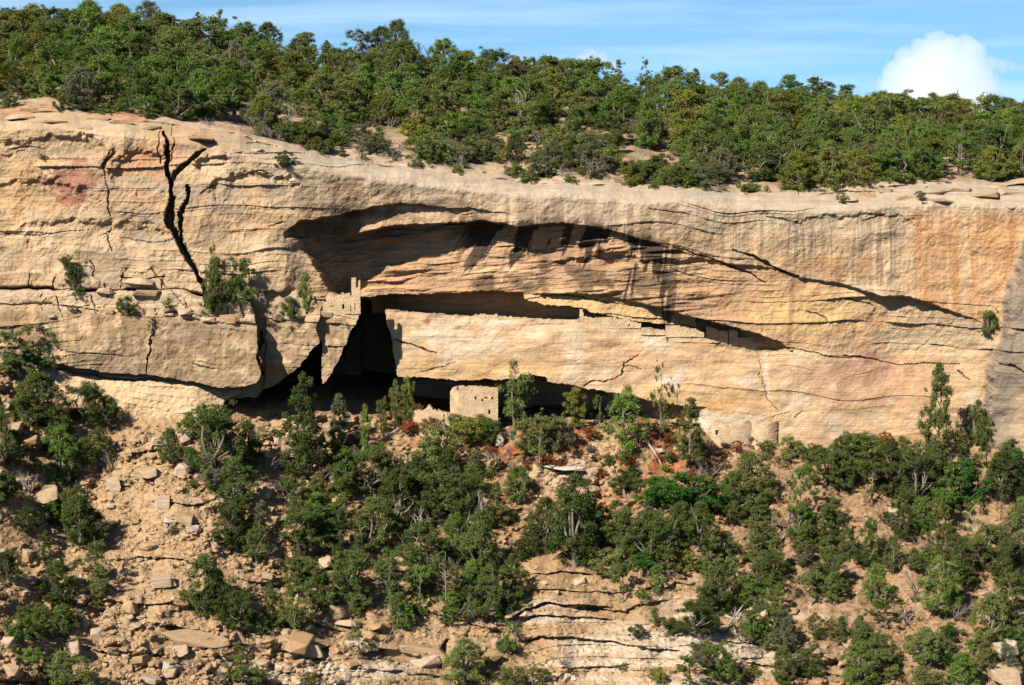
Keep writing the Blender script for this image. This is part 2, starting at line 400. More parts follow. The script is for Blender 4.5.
# slanting strata inside the alcove ceiling
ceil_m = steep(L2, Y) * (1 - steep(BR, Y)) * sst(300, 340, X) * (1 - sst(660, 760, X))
f -= ceil_m * (np.abs(fbm(GX * 0.02 + GY * 0.02, GY * 0.16 + GX * 0.012, 57, 4)) * 0.36)
wv = fbm(GX * 0.012 + 3, GY * 0.10 + GX * 0.008, 58, 3)
f -= ceil_m * np.clip(wv - 0.05, 0, 1) * 1.4
# spalled hollows
for (cx, cy, rx, ry, d) in [(40, 200, 60, 18, .4), (90, 235, 70, 14, .4), (140, 175, 30, 22, .5), (250, 190, 40, 16, .5), (60, 150, 50, 14, .4), (215, 165, 16, 10, .5), (560, 250, 42, 9, .6), (610, 262, 36, 7, .5),
                            (590, 240, 20, 8, .5), (860, 225, 60, 10, .25), (900, 330, 50, 20, .2)]:
    m = blob(X, Y, cx, cy, rx, ry, wob2 * 0.35, 0.18); f += m * d * sst(-ry, ry, cy + ry - Y)
# cracks: (points, half width px, depth m)
CR = [([(0, 304), (30, 306), (62, 305), (100, 309)], 1.3, 1.0), ([(120, 315), (150, 318), (175, 317)], 1.0, .8), ([(56, 296), (62, 316)], 1.0, .7), ([(90, 292), (97, 312)], 1.0, .7), ([(185, 300), (190, 318)], .9, .6), ([(228, 305), (225, 322)], .8, .6), ([(60, 350), (110, 356), (140, 354)], .7, .4),
      ([(165, 132), (166, 150), (168, 170), (172, 196), (169, 220), (178, 238), (187, 254), (196, 270), (204, 288), (205, 306)], 3.3, 3.0),
      ([(170, 186), (178, 172), (190, 162), (203, 150)], 2.9, 1.6), ([(187, 186), (188, 200), (179, 214), (181, 232), (187, 252)], 2.4, 2.0),
      ([(174, 124), (173, 145), (170, 165)], 1.4, 1.0), ([(160, 128), (158, 150), (160, 166)], 1.0, .7),
      ([(115, 146), (108, 155), (103, 165), (107, 182), (108, 200), (112, 222), (107, 236), (111, 252)], 1.0, .7), ([(116, 150), (106, 160), (104, 168)], 1.7, .7),
      ([(112, 228), (100, 236)], 1.2, .6), ([(155, 325), (150, 345), (147, 372)], 1.5, 1.2), ([(262, 332), (258, 350), (262, 372)], 2.0, 1.2),
      ([(394, 340), (415, 346), (437, 354)], 1.2, .9), ([(584, 387), (593, 380), (606, 382), (622, 374), (626, 363), (638, 355)], 1.1, .7), ([(626, 366), (642, 370)], .7, .3),
      ([(757, 352), (761, 376), (768, 398), (778, 412)], .5, .3), ([(785, 348), (830, 357), (852, 358), (900, 363), (960, 366)], .9, .5), ([(845, 356), (864, 358)], 1.4, .8),
      ([(674, 248), (700, 255), (722, 262), (748, 273), (766, 282)], 1.5, 1.0), ([(733, 250), (755, 257), (776, 268), (800, 277)], 1.6, 1.0),
      ([(846, 298), (862, 302), (874, 305)], 1.1, .7), ([(806, 310), (825, 318), (832, 326)], .9, .5), ([(768, 217), (800, 224)], 1.0, .5), ([(862, 221), (886, 214)], 1.0, .6),
      ([(1000, 364), (1012, 366), (1030, 376)], 1.4, .9), ([(958, 372), (968, 381)], 1.0, .6), ([(760, 420), (790, 412)], .5, .2), ([(795, 418), (803, 410)], .8, .3),
      ([(240, 176), (262, 172), (275, 178), (300, 182)], .7, .4), ([(200, 196), (214, 186)], .9, .5), ([(270, 228), (285, 222)], .8, .5), ([(10, 148), (30, 146), (45, 149)], .9, .6),
      ([(650, 208), (690, 214)], .7, .4), 
      ([(545, 295), (600, 299), (640, 306)], .8, .5), ([(420, 372), (440, 368), (455, 362)], .8, .4), ([(915, 355), (940, 330), (965, 312)], .5, .2),
      ([(0, 232), (40, 236), (90, 230)], .7, .4), ([(120, 238), (150, 243), (185, 238)], .7, .35), ([(60, 262), (90, 268)], .7, .4), ([(90, 262), (96, 280), (90, 290)], 1.4, .9), ([(104, 284), (108, 296)], 1.2, .8),
      ([(122, 276), (140, 280), (163, 278)], 1.3, .9), ([(163, 276), (162, 290)], 1.4, .8), ([(126, 268), (120, 288)], 1.0, .6), ([(55, 274), (54, 290)], .9, .5), ([(28, 274), (30, 288)], .8, .5)]
jit = fbm(GX * 0.5, GY * 0.5, 25, 2)
for pts, hw, d in CR:
    if hw < 1.6: hw, d = hw * .78, d * .55
    a = np.array(pts); x0, y0 = a.min(0) - 14; x1, y1 = a.max(0) + 14
    m = (GX > x0) & (GX < x1) & (GY > y0) & (GY < y1)
    dd, fr = polydist(pts, GX[m] + wob2[m] * 3.0 + jit[m] * .8, GY[m] + wob1[m] * 3.0 + jit[m] * .8)
    jag = vnoise(fr * len(pts) * 2.6 + hw * 9, fr * 0, 7)
    ww = hw * (0.25 + 0.75 * np.sin(np.clip(fr, 0.02, 0.98) * math.pi) ** 0.6) * ((0.8 + .4 * jag) if hw > 2.2 else (0.35 + 1.0 * jag) * (1.0 if hw > 1.9 else 0.8))
    f[m] += d * (1 - sst(ww * 0.55, ww * 1.15 + 0.3, dd))
# one side of the tall crack stands proud
f += -0.45 * (1 - sst(-1, 1, X - cv([(120, 168), (220, 170), (254, 187), (290, 204)], Y))) * (1 - sst(120, 168, 168 - (X - 0) + 0)) * 0

CF = f.copy(); CFpx = px; CFrim = Rim
def cliffY(x, y):
    """cliff depth at an image position"""
    c = int(np.clip(round((x - PX0) / DPX), 0, len(px) - 1)); r = int(np.clip(round((y - Rim[c]) / (CB - Rim[c]) * (NROW - 1)), 0, NROW - 1))
    return 200.0 + CF[r, c]

# ---- colour of the stone itself
col = np.empty(GX.shape + (3,))
col[:] = (0.50, 0.365, 0.225)
g1 = fbm(GX * 0.02, GY * 0.03, 71, 5); g2 = fbm(GX * 0.008, GY * 0.05, 72, 4); g3 = fbm(GX * 0.07, GY * 0.1, 73, 4)
vst = fbm(GX * 0.16, GY * 0.010, 74, 4); vst2 = fbm(GX * 0.45, GY * 0.015, 75, 3)
col = mixc(col, (0.40, 0.335, 0.25), (1 - sst(300, 420, GX)) * sst(-.25, .2, g2 + g1 * .5) * .6); col = mixc(col, (0.35, 0.28, 0.20), sst(-0.05, 0.3, g1) * 0.8); col = mixc(col, (0.60, 0.47, 0.33), sst(0.1, 0.4, -g1) * 0.5)
col = mixc(col, (0.54, 0.36, 0.20), sst(0.0, 0.4, g2) * 0.6)
col = mixc(col, (0.44, 0.255, 0.14), sst(0.05, 0.5, g3) * 0.35)
# weathered grey-brown near the rim, brown run-off under it
vst3 = fbm(GX * 0.26, GY * 0.012, 94, 3)
upper = (1 - sst(0, 60, GY - Rim[None, :]))
col = mixc(col, (0.43, 0.375, 0.295), upper * 0.9 * sst(200, 300, GX))
run = sst(8, 24, GY - Rim[None, :]) * (1 - sst(0, 8, GY - np.maximum(L2, Rim[None, :] + 30))) * sst(285, 340, GX) * (1 - sst(700, 800, GX))
col = mixc(col, (0.28, 0.20, 0.13), run * sst(-0.25, 0.3, vst + g3 * 0.5) * 0.8)
runR = sst(14, 30, GY - Rim[None, :]) * sst(660, 760, GX) * (1 - sst(960, 1000, GX)) * (1 - sst(-25, 20, GY - L2))
col = mixc(col, (0.27, 0.21, 0.155), runR * sst(-0.1, 0.25, vst3) * 0.8)
col = mixc(col, (0.66, 0.53, 0.37), runR * sst(0.12, 0.45, vst2) * 0.6)
# interior of the alcove: redder
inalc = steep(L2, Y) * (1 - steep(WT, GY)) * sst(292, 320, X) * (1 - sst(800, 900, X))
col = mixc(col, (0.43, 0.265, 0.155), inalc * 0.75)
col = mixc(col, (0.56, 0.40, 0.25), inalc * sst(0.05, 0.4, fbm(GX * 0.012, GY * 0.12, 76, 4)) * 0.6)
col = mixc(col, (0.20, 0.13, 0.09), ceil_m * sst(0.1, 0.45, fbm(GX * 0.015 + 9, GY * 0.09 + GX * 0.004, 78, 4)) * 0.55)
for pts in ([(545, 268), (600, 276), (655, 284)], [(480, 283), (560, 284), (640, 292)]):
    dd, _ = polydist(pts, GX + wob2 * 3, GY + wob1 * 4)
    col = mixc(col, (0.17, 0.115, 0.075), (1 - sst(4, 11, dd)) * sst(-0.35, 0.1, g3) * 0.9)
# the great smooth wall: peach and yellow, pale washes
wmask = smooth_wall * (1 - sst(975, 990, X))
pn = fbm(GX * 0.012, GY * 0.02, 81, 4); pn2 = fbm(GX * 0.03, GY * 0.045, 82, 4)
wc = np.empty(col.shape); wc[:] = (0.58, 0.405, 0.26)
wc = mixc(wc, (0.57, 0.385, 0.205), sst(0, 0.4, pn) * 0.5)
wc = mixc(wc, (0.66, 0.53, 0.38), sst(0.08, 0.4, pn2) * 0.7)
wc = mixc(wc, (0.53, 0.33, 0.19), sst(0.1, 0.45, fbm(GX * 0.02 + 5, GY * 0.05, 83, 4)) * 0.55)
wc = mixc(wc, (0.62, 0.58, 0.52), sst(0.25, 0.5, fbm(GX * 0.04, GY * 0.05, 84, 4)) * 0.5)
wc = mixc(wc, (0.45, 0.33, 0.18), sst(0.15, 0.45, fbm(GX * 0.01, GY * 0.12, 85, 4)) * 0.4)
col = col * (1 - wmask[..., None]) + wc * wmask[..., None]
lower_r = sst(330, 352, Y) * sst(740, 800, X) * (1 - sst(978, 992, X))
col = mixc(col, (0.60, 0.44, 0.27), lower_r * 0.3)
# yellow slab, yellow zones
yel = slab * below_brow * (1 - steep(SB, Y)); col = mixc(col, (0.58, 0.42, 0.20), yel * 0.55)
for (cx, cy, rx, ry, c, a) in [(820, 315, 55, 22, (0.58, 0.42, 0.19), .55), (700, 400, 60, 14, (0.58, 0.40, 0.17), .5), (470, 370, 70, 10, (0.55, 0.37, 0.16), .5),
                               (855, 372, 38, 26, (0.44, 0.25, 0.17), .7), (905, 385, 45, 20, (0.47, 0.28, 0.18), .55), 
                               (125, 165, 20, 10, (0.47, 0.24, 0.12), .6), (150, 160, 26, 16, (0.48, 0.27, 0.14), .6), (172, 150, 10, 14, (0.42, 0.22, 0.13), .5), (428, 321, 4, 3, (0.36, 0.17, 0.08), .95),
                               (20, 190, 18, 30, (0.52, 0.33, 0.16), .5), (25, 320, 10, 14, (0.56, 0.36, 0.17), .7), (720, 405, 20, 7, (0.52, 0.29, 0.13), .6), (720, 422, 40, 10, (0.62, 0.58, 0.50), .5), (990, 400, 10, 50, (0.55, 0.34, 0.17), .5),
                               (475, 345, 50, 14, (0.65, 0.57, 0.46), .5), (575, 350, 10, 30, (0.65, 0.55, 0.42), .5), (345, 330, 14, 20, (0.52, 0.38, 0.20), .6)]:
    col = mixc(col, c, blob(GX, GY, cx, cy, rx, ry, wob2 * 0.8 + wob1 * 0.4, 0.35) * a)
col = mixc(col, (0.34, 0.165, 0.115), blob(GX, GY, 76, 183, 23, 15, wob2 * 1.3 + wob1 * .8 + jit * .3, .10) * .88)
# orange wall at the right, with pale and dark runs
og = sst(905, 925, GX + vst * 14) * (1 - sst(-6, 10, X - rb)) * sst(206, 218, GY) * (1 - sst(-4, 6, GY - cv([(900, 296), (940, 306), (980, 322), (1010, 335)], X)))
col = mixc(col, (0.52, 0.285, 0.125), og * (0.55 + 0.3 * vst))
col = mixc(col, (0.40, 0.20, 0.09), og * sst(0.1, 0.5, vst) * 0.5); col = mixc(col, (0.62, 0.46, 0.30), og * sst(0.1, 0.4, -vst) * 0.5)
bo = blob(GX, GY, 845, 268, 55, 12, wob2 * .6, .4); col = mixc(col, (0.42, 0.235, 0.125), bo * .7 * sst(-.3, .2, vst))
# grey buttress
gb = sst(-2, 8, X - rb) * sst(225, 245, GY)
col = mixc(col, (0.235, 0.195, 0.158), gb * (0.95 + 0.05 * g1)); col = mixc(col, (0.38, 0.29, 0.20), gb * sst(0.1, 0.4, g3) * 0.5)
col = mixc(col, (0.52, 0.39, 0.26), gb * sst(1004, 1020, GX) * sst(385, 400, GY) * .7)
# black desert-varnish runs from the lip
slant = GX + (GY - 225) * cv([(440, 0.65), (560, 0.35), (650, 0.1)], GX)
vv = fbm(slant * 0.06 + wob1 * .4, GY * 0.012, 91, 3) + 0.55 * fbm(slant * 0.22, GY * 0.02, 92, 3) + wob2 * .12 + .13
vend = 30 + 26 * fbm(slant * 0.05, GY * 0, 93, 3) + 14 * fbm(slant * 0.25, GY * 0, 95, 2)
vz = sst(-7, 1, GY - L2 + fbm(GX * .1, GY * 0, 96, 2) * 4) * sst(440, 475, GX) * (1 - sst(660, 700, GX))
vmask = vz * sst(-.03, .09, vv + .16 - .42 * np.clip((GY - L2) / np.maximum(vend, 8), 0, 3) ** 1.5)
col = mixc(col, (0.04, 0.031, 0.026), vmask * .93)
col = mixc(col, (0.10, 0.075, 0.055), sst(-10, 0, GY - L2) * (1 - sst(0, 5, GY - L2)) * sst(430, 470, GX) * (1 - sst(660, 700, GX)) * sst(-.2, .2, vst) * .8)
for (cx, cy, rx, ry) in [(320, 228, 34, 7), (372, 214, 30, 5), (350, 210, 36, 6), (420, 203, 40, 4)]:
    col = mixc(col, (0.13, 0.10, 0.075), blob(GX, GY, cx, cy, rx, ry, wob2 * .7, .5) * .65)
dd, _ = polydist([(793, 280), (791, 310), (788, 348)], GX + wob2 * 1.5, GY); col = mixc(col, (0.30, 0.17, 0.10), (1 - sst(1.5, 3.5, dd)) * .7)
for (x0, ya, yb) in [(766, 350, 400), (764, 355, 395)]:
    dd, _ = polydist([(x0, ya), (x0 + 3, yb)], GX + wob2 * 1.5, GY); col = mixc(col, (0.66, 0.53, 0.40), (1 - sst(.8, 2.2, dd)) * .7)
# bench face: brown weathering skin; pale band beneath
bf = np.maximum((X < bx) * sst(-2, 4, Y - benchTop) * (1 - und_bench), .8 * (X >= bx) * (X < 345) * (Y > b2top) * (1 - has_wall * sst(352, 362, X))); col = mixc(col, (0.27, 0.195, 0.12), bf * sst(-0.4, 0.15, g3 + vst * .6 + vst3 * .3) * .85)
lt = (X < bx) * sst(-3, 3, Y - l288) * (1 - sst(-3, 3, Y - benchTop)); col = mixc(col, (0.56, 0.45, 0.32), lt * .5)
pb = (X < bx2) * und_bench * (GX < 262); col = mixc(col, (0.62, 0.46, 0.29), pb * .75); col = mixc(col, (0.52, 0.31, 0.16), pb * sst(.05, .4, g2) * .6)
col = np.clip(col * np.array([.565, .54, .525]), 0.012, 0.8)
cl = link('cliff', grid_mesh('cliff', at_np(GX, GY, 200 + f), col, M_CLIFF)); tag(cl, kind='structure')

# ------------------------------------------------------------------ talus slope
G_ = [(-160, 322), (0, 342), (20, 356), (60, 398), (100, 413), (150, 418), (200, 414), (240, 408), (270, 404), (300, 398), (340, 400), (400, 402), (450, 408), (500, 414), (560, 412),
      (640, 410), (690, 418), (720, 442), (760, 446), (800, 444), (860, 438), (920, 434), (960, 434), (1000, 444), (1024, 462), (1184, 480)]
YG_ = [(-160, 195), (0, 193.8), (60, 193.6), (150, 193.4), (205, 194.0), (240, 198), (330, 206), (400, 208.0), (600, 208), (660, 205), (700, 202.0), (740, 201.2), (800, 201.0), (960, 200.4), (1000, 199), (1184, 197)]
TB = 800.0; TN = 520
tpx = np.arange(PX0, PX1 + 0.1, 1.0)
tG = cv(G_, tpx) + fbm(tpx * 0.05, tpx * 0, 103, 3) * 3
tv = np.linspace(0, 1, TN) ** 1.05
TX = np.repeat(tpx[None, :], TN, 0); TY = tG[None, :] + tv[:, None] * (TB - tG[None, :])
dp = TY - tG[None, :]
flat = cv([(-160, 0), (220, 0), (330, 16), (400, 16), (560, 18), (640, 16), (700, 8), (760, 6), (900, 3), (1184, 0)], TX)
slope_k = 0.125
TYd = cv(YG_, TX) - np.minimum(dp, flat) * 0.40 - np.maximum(dp - flat, 0) * slope_k
# broad gullies and mounds
TYd += fbm(TX * 0.010, TY * 0.012, 111, 4) * 2.6 * sst(0, 70, dp)
TYd += fbm(TX * 0.045, TY * 0.06, 112, 4) * 0.9 * sst(0, 25, dp)
w1, w2, wid = worley(TX * 0.055 + fbm(TX * .05, TY * .05, 5, 2) * .5, TY * 0.085, 113)
rocky = sst(-0.1, 0.35, fbm(TX * 0.012, TY * 0.015, 114, 3) + cv([(-160, .25), (60, .3), (320, .3), (380, -.1), (700, -.15), (1184, .0)], TX)) * sst(0, 20, dp)
TYd -= rocky * (wid > 0.35) * np.clip(0.5 - w1, 0, 1) * 2.6 * (0.4 + wid)
v1, v2, vid = worley(TX * 0.15, TY * 0.22, 115)
TYd -= (0.25 + 0.75 * rocky) * (vid > 0.3) * np.clip(0.5 - v1, 0, 1) * 1.15 * sst(0, 10, dp)
TYd += fbm(TX * 0.25, TY * 0.3, 116, 3) * 0.16
# rock ledges breaking out of the slope: (line, bulge above m, undercut below m, reach px)
LED = [([(150, 622), (165, 626), (200, 630), (245, 644), (290, 650), (330, 646)], 1.3, 1.1, 16), ([(366, 642), (380, 648), (415, 656), (440, 650), (446, 640)], 1.8, 1.4, 18),
       ([(-20, 676), (10, 681), (34, 681), (60, 676)], 1.2, 1.1, 12), ([(500, 622), (520, 612), (545, 603), (566, 604), (612, 606)], 1.2, 1.2, 12),
       ([(576, 606), (600, 608), (625, 611), (640, 605), (664, 601)], .8, .9, 8), ([(505, 618), (540, 616), (575, 617), (612, 619)], .7, .8, 6), ([(525, 642), (540, 637), (565, 636), (600, 640), (650, 648), (680, 651)], .8, 1.0, 10),
       ([(560, 668), (600, 667), (632, 663)], .6, .8, 8), ([(530, 574), (560, 571), (592, 575)], .7, .7, 10), ([(528, 588), (560, 590), (620, 592), (655, 586)], .5, .6, 10),
       ([(725, 640), (768, 645), (800, 653), (846, 662)], .8, .8, 9), ([(740, 662), (790, 668), (850, 676)], .6, .6, 8), ([(660, 580), (690, 584), (705, 580)], .7, .8, 8), ([(985, 650), (1005, 655), (1020, 648)], .9, .9, 9),
       ([(430, 612), (470, 622), (500, 632)], .8, 1.0, 12), ([(300, 620), (345, 632)], .7, .7, 8), ([(60, 640), (120, 655)], .8, .8, 10), ([(95, 658), (115, 664), (118, 672)], .7, .7, 6), ([(220, 612), (262, 612)], .6, .6, 6),
       ([(350, 668), (430, 674), (520, 672)], .5, .5, 6), ([(780, 560), (830, 570)], .5, .5, 6), ([(860, 610), (900, 616)], .5, .5, 6), ([(740, 590), (790, 600)], .6, .6, 8), ([(390, 545), (440, 552)], .6, .6, 7),
       ([(130, 452), (175, 448), (215, 454)], .9, .6, 9), ([(110, 560), (160, 556), (200, 562)], .8, .5, 9), ([(90, 598), (150, 604), (190, 600)], .8, .5, 9), ([(150, 500), (190, 505), (220, 500)], .7, .5, 8), ([(60, 530), (110, 528)], .7, .5, 8), ([(240, 580), (290, 586)], .7, .5, 8), ([(20, 450), (45, 452)], .7, .7, 8), ([(0, 430), (30, 436)], .7, .7, 7), ([(520, 410), (560, 411), (600, 413)], .3, .4, 5), ([(100, 480), (130, 486)], .6, .6, 7)]
tw = fbm(TX * 0.08, TY * 0.08, 121, 3)
for pts, bu, un, rch in LED:
    a = np.array(pts); lx = np.interp(TX, a[:, 0], a[:, 1]) + tw * 2.5
    mx = sst(a[0, 0] - 6, a[0, 0] + 8, TX) * (1 - sst(a[-1, 0] - 8, a[-1, 0] + 6, TX))
    dy = TY - lx
    TYd += mx * np.where(dy > 0, .2 * un * sst(.2, .6, vnoise(TX * .07, TX * 0 + lx[0, 0], 122)) * np.exp(-np.maximum(dy, 0) / (rch * .7)), -bu * np.exp(-np.maximum(-dy, 0) / rch) * (1 - np.exp(-np.maximum(-dy, 0) / 1.2) * .3))
# layered slickrock outcrop in the lower middle
oc = blob(TX, TY, 640, 640, 170, 48, tw * .3, .3); oc2 = blob(TX, TY, 330, 672, 100, 16, tw * .3, .3)
yb = TY + fbm(TX * .012, TY * .01, 131, 3) * 10
for per, amp, s in ((12.0, .22, 132), (4.1, .08, 133)):
    k = yb / per; i = np.floor(k); TYd -= np.maximum(oc, oc2) * ((k - i) ** 1.6) * amp * (.4 + .6 * _hash(i, i * 0, s))
SG = TYd.copy()
def talusY(x, y):
    c = int(np.clip(round(x - PX0), 0, len(tpx) - 1)); v = max(0.0, (y - tG[c]) / (TB - tG[c])) ** (1 / 1.05)
    r = int(np.clip(round(v * (TN - 1)), 0, TN - 1)); return float(SG[r, c])
tcol = np.empty(TX.shape + (3,)); tcol[:] = (0.41, 0.285, 0.175)
h1 = fbm(TX * 0.02, TY * 0.03, 141, 5); h2 = fbm(TX * 0.08, TY * 0.12, 142, 4)
tcol = mixc(tcol, (0.50, 0.365, 0.23), sst(0, .4, h1) * .7); tcol = mixc(tcol, (0.34, 0.215, 0.135), sst(.05, .4, h2) * .6)
tcol = mixc(tcol, (0.55, 0.41, 0.26), rocky * (wid > .35) * sst(.0, .2, .42 - w1) * .6); tcol = mixc(tcol, (0.52, 0.35, 0.2), (vid > .55) * sst(0, .2, .45 - v1) * .5)
tcol = mixc(tcol, (0.32, 0.26, 0.21), (vid < .12) * sst(0, .2, .45 - v1) * .6)
tcol = mixc(tcol, (0.42, 0.15, 0.06), blob(TX, TY, 620, 462, 110, 42, h2 * 1.2, .5) * sst(-.3, .15, fbm(TX * .05, TY * .06, 143, 4)) * .9)
tcol = mixc(tcol, (0.42, 0.16, 0.065), blob(TX, TY, 450, 425, 70, 20, h2 * 1.2, .5) * sst(-.1, .2, fbm(TX * .06, TY * .06, 144, 4)) * .75)
tcol = mixc(tcol, (0.37, 0.245, 0.16), blob(TX, TY, 860, 560, 190, 110, h2 * .6, .5) * .45)
tcol = mixc(tcol, (0.60, 0.48, 0.35), blob(TX, TY, 575, 475, 45, 20, h2 * .9, .5) * .8); tcol = mixc(tcol, (0.56, 0.42, 0.27), sst(0, 1, 1 - dp / 22) * sst(395, 430, TX) * (1 - sst(800, 900, TX)) * sst(-.3, .2, h2) * .7)
lite = np.maximum(oc * sst(590, 606, TY), oc2)
tcol = mixc(tcol, (0.50, 0.355, 0.21), oc * .7); tcol = mixc(tcol, (0.66, 0.58, 0.49), lite * sst(-.35, .1, fbm(TX * .01, TY * .07, 145, 4)) * .85); tcol = mixc(tcol, (0.42, 0.30, 0.19), lite * sst(.1, .4, fbm(TX * .02, TY * .2, 146, 4)) * .6)
for x0, y0, rx, ry in ((200, 555, 90, 70), (150, 490, 80, 70), (110, 620, 80, 60)): tcol = mixc(tcol, (0.54, 0.40, 0.26), blob(TX, TY, x0, y0, rx, ry, h1, .6) * .45)
tcol = np.clip(tcol * np.array([.54, .50, .45]), .02, .8)
TP = at_np(TX, TY, TYd)
# run the sheet on down to the canyon floor and out under the viewpoint, far below the frame
last = TP[-1]; ext = []
for k, (dy, dz) in enumerate([(8, 7), (22, 18), (45, 30), (80, 38), (140, 40), (260, 40)]):
    e = last.copy(); e[:, 1] -= dy; e[:, 2] = e[:, 2] - dz; e[:, 0] *= 1 + .04 * k; ext.append(e)
TP = np.concatenate([TP, np.array(ext)], 0); tcol = np.concatenate([tcol, np.repeat(tcol[-1:], len(ext), 0)], 0)
first = TP[0]; back = []
for dy, dz in ((30, 1.0), (14, .3), (5, .05)):
    e = first.copy(); e[:, 1] += dy; e[:, 2] += dz; back.append(e)
TP = np.concatenate([np.array(back), TP], 0); tcol = np.concatenate([np.repeat(tcol[:1], 3, 0), tcol], 0)
ta = link('talus_slope', grid_mesh('talus_slope', TP, tcol, M_TALUS)); tag(ta, kind='structure')

# ------------------------------------------------------------------ mesa top
SK_ = [(-160, -6), (0, 4), (60, 1), (130, 6), (190, 11), (240, 20), (300, 30), (350, 38), (400, 36), (430, 46), (470, 49), (530, 52), (560, 57), (600, 64), (650, 72), (700, 77), (760, 79), (800, 83),
       (850, 86), (900, 94), (940, 98), (1024, 100), (1184, 104)]
YR = 276.0
CF0S = np.convolve(np.pad(CF[0], 60, mode='edge'), np.ones(121) / 121, mode='valid')
def mesa_point(x, t):
    """screen row and depth of the mesa ground at column x, t = 0 rim .. 1 ridge"""
    r = cv(R_, x); g = cv(SK_, x) + 33
    c = np.clip(np.round((np.asarray(x) - PX0) / DPX).astype(int), 0, len(px) - 1)
    y0 = 200 + np.where(np.asarray(t) > 0, CF0S[c], CF[0][c])
    return r + (g - r) * t ** 0.85, y0 + (YR - y0) * t ** 1.25
mt = np.concatenate([[0], np.linspace(0, 1, 150)[1:]])
MX = np.repeat(px[None, ::2], len(mt), 0); T2 = np.repeat(mt[:, None], MX.shape[1], 1)
my, mY = mesa_point(MX, T2)
my = my + (Rim[::2][None, :] - cv(R_, MX)) * np.clip(1 - T2 * 4, 0, 1)
soft = np.clip(T2 * 40, 0, 1)
MP = at_np(MX, my, mY)
zz = fbm(MP[..., 0] * .12, MP[..., 1] * .12, 151, 4) * .7 + fbm(MP[..., 0] * .6, MP[..., 1] * .6, 152, 3) * .2
MP[..., 2] += zz * soft
# a bare soil bank in front of the trees
bank = blob(MX, my, 640, 168, 50, 9, 0 * MX, .5) + blob(MX, my, 470, 146, 70, 6, 0 * MX, .5)
mcol = np.empty(MX.shape + (3,)); mcol[:] = (0.34, 0.235, 0.15)
k1 = fbm(MX * .03, my * .1, 153, 4)
mcol = mixc(mcol, (0.30, 0.20, 0.12), sst(0, .4, k1) * .6); mcol = mixc(mcol, (0.44, 0.255, 0.15), np.clip(bank, 0, 1) * .7); mcol = mixc(mcol, (0.17, 0.165, 0.085), sst(-.05, .25, fbm(MX * .06, my * .2, 155, 3)) * .6 * (1 - np.clip(bank, 0, 1)))
mcol = mixc(mcol, (0.37, 0.29, 0.205), (1 - sst(.02, .14, T2 + k1 * .08)) * .9); mcol = mixc(mcol, (0.36, 0.20, 0.11), (1 - sst(200, 280, MX)) * (1 - sst(.05, .2, T2)) * sst(-.2, .2, k1) * .8)
mcol = np.clip(mcol * np.array([.72, .70, .70]), .02, .8)
far = []
fc = MP[-1]
for Yf, dz in ((300, -.6), (360, -3), (600, -12), (1500, -30), (6000, -60), (30000, -300)):
    e = fc.copy(); e[:, 0] *= Yf / YR; e[:, 1] = Yf; e[:, 2] += dz; far.append(e)
MP = np.concatenate([MP, np.array(far)], 0)[::-1]
mcol = np.concatenate([mcol, np.repeat(mcol[-1:] * .5, len(far), 0)], 0)[::-1]
ms = link('mesa_top', grid_mesh('mesa_top', MP, mcol, M_MESA)); tag(ms, kind='structure')

# ------------------------------------------------------------------ plants: shared meshes
def tube(Vl, Fl, pts, radii, n=5):
    base = len(Vl); pts = [Vector(p) for p in pts]
    for i, p in enumerate(pts):
        d = (pts[min(i + 1, len(pts) - 1)] - pts[max(i - 1, 0)]).normalized()
        a = d.orthogonal().normalized(); b = d.cross(a)
        for k in range(n):
            w = 2 * math.pi * k / n; Vl.append(tuple(p + (a * math.cos(w) + b * math.sin(w)) * radii[i]))
    for i in range(len(pts) - 1):
        for k in range(n):
            q = base + i * n
            Fl.append((q + k, q + (k + 1) % n, q + n + (k + 1) % n, q + n + k))
def bent(rng, a, b, bend=.12, n=4):
    a = Vector(a); b = Vector(b); L = (b - a).length
    off = Vector(rng.normal(0, bend * L, 3)); off.z *= .4
    return [a + (b - a) * t + off * math.sin(math.pi * t) for t in np.linspace(0, 1, n)]
def leaves(rng, centers, radii, n, size, outward=.65, squash=.8):
    """quads spread over clump shells; outward-tilted like sprays of needles"""
    P = []; 
    for c, r in zip(centers, radii):
        m = max(8, int(n * (r / np.mean(radii)) ** 2))
        d = rng.normal(0, 1, (m, 3)); d /= np.linalg.norm(d, axis=1)[:, None]
        rr = r * (0.25 + 1.15 * rng.random(m) ** .8)
        lump = 1 + .25 * np.sin(d[:, 0] * 5 + c[0] * 40) * np.sin(d[:, 1] * 5 + c[1] * 40)
        pos = np.array(c) + d * (rr * lump)[:, None] * np.array([1, 1, squash])
        nn = d * outward + rng.normal(0, .5, (m, 3)) + np.array([0, 0, .25]); nn /= np.linalg.norm(nn, axis=1)[:, None]
        t = np.cross(nn, rng.normal(0, 1, (m, 3))); t /= np.linalg.norm(t, axis=1)[:, None]; b = np.cross(nn, t)
        s = size * (.6 + .8 * rng.random(m))[:, None]
        P.append(np.stack([pos - t * s - b * s * .55, pos + t * s * .9 - b * s * .5, pos + t * s * 1.1 + b * s * .5, pos - t * s * .8 + b * s * .6], 1))
    P = np.concatenate(P, 0); n4 = len(P)
    return P.reshape(-1, 3), np.arange(n4 * 4).reshape(-1, 4)
CROWN = {}; TRUNK = {}
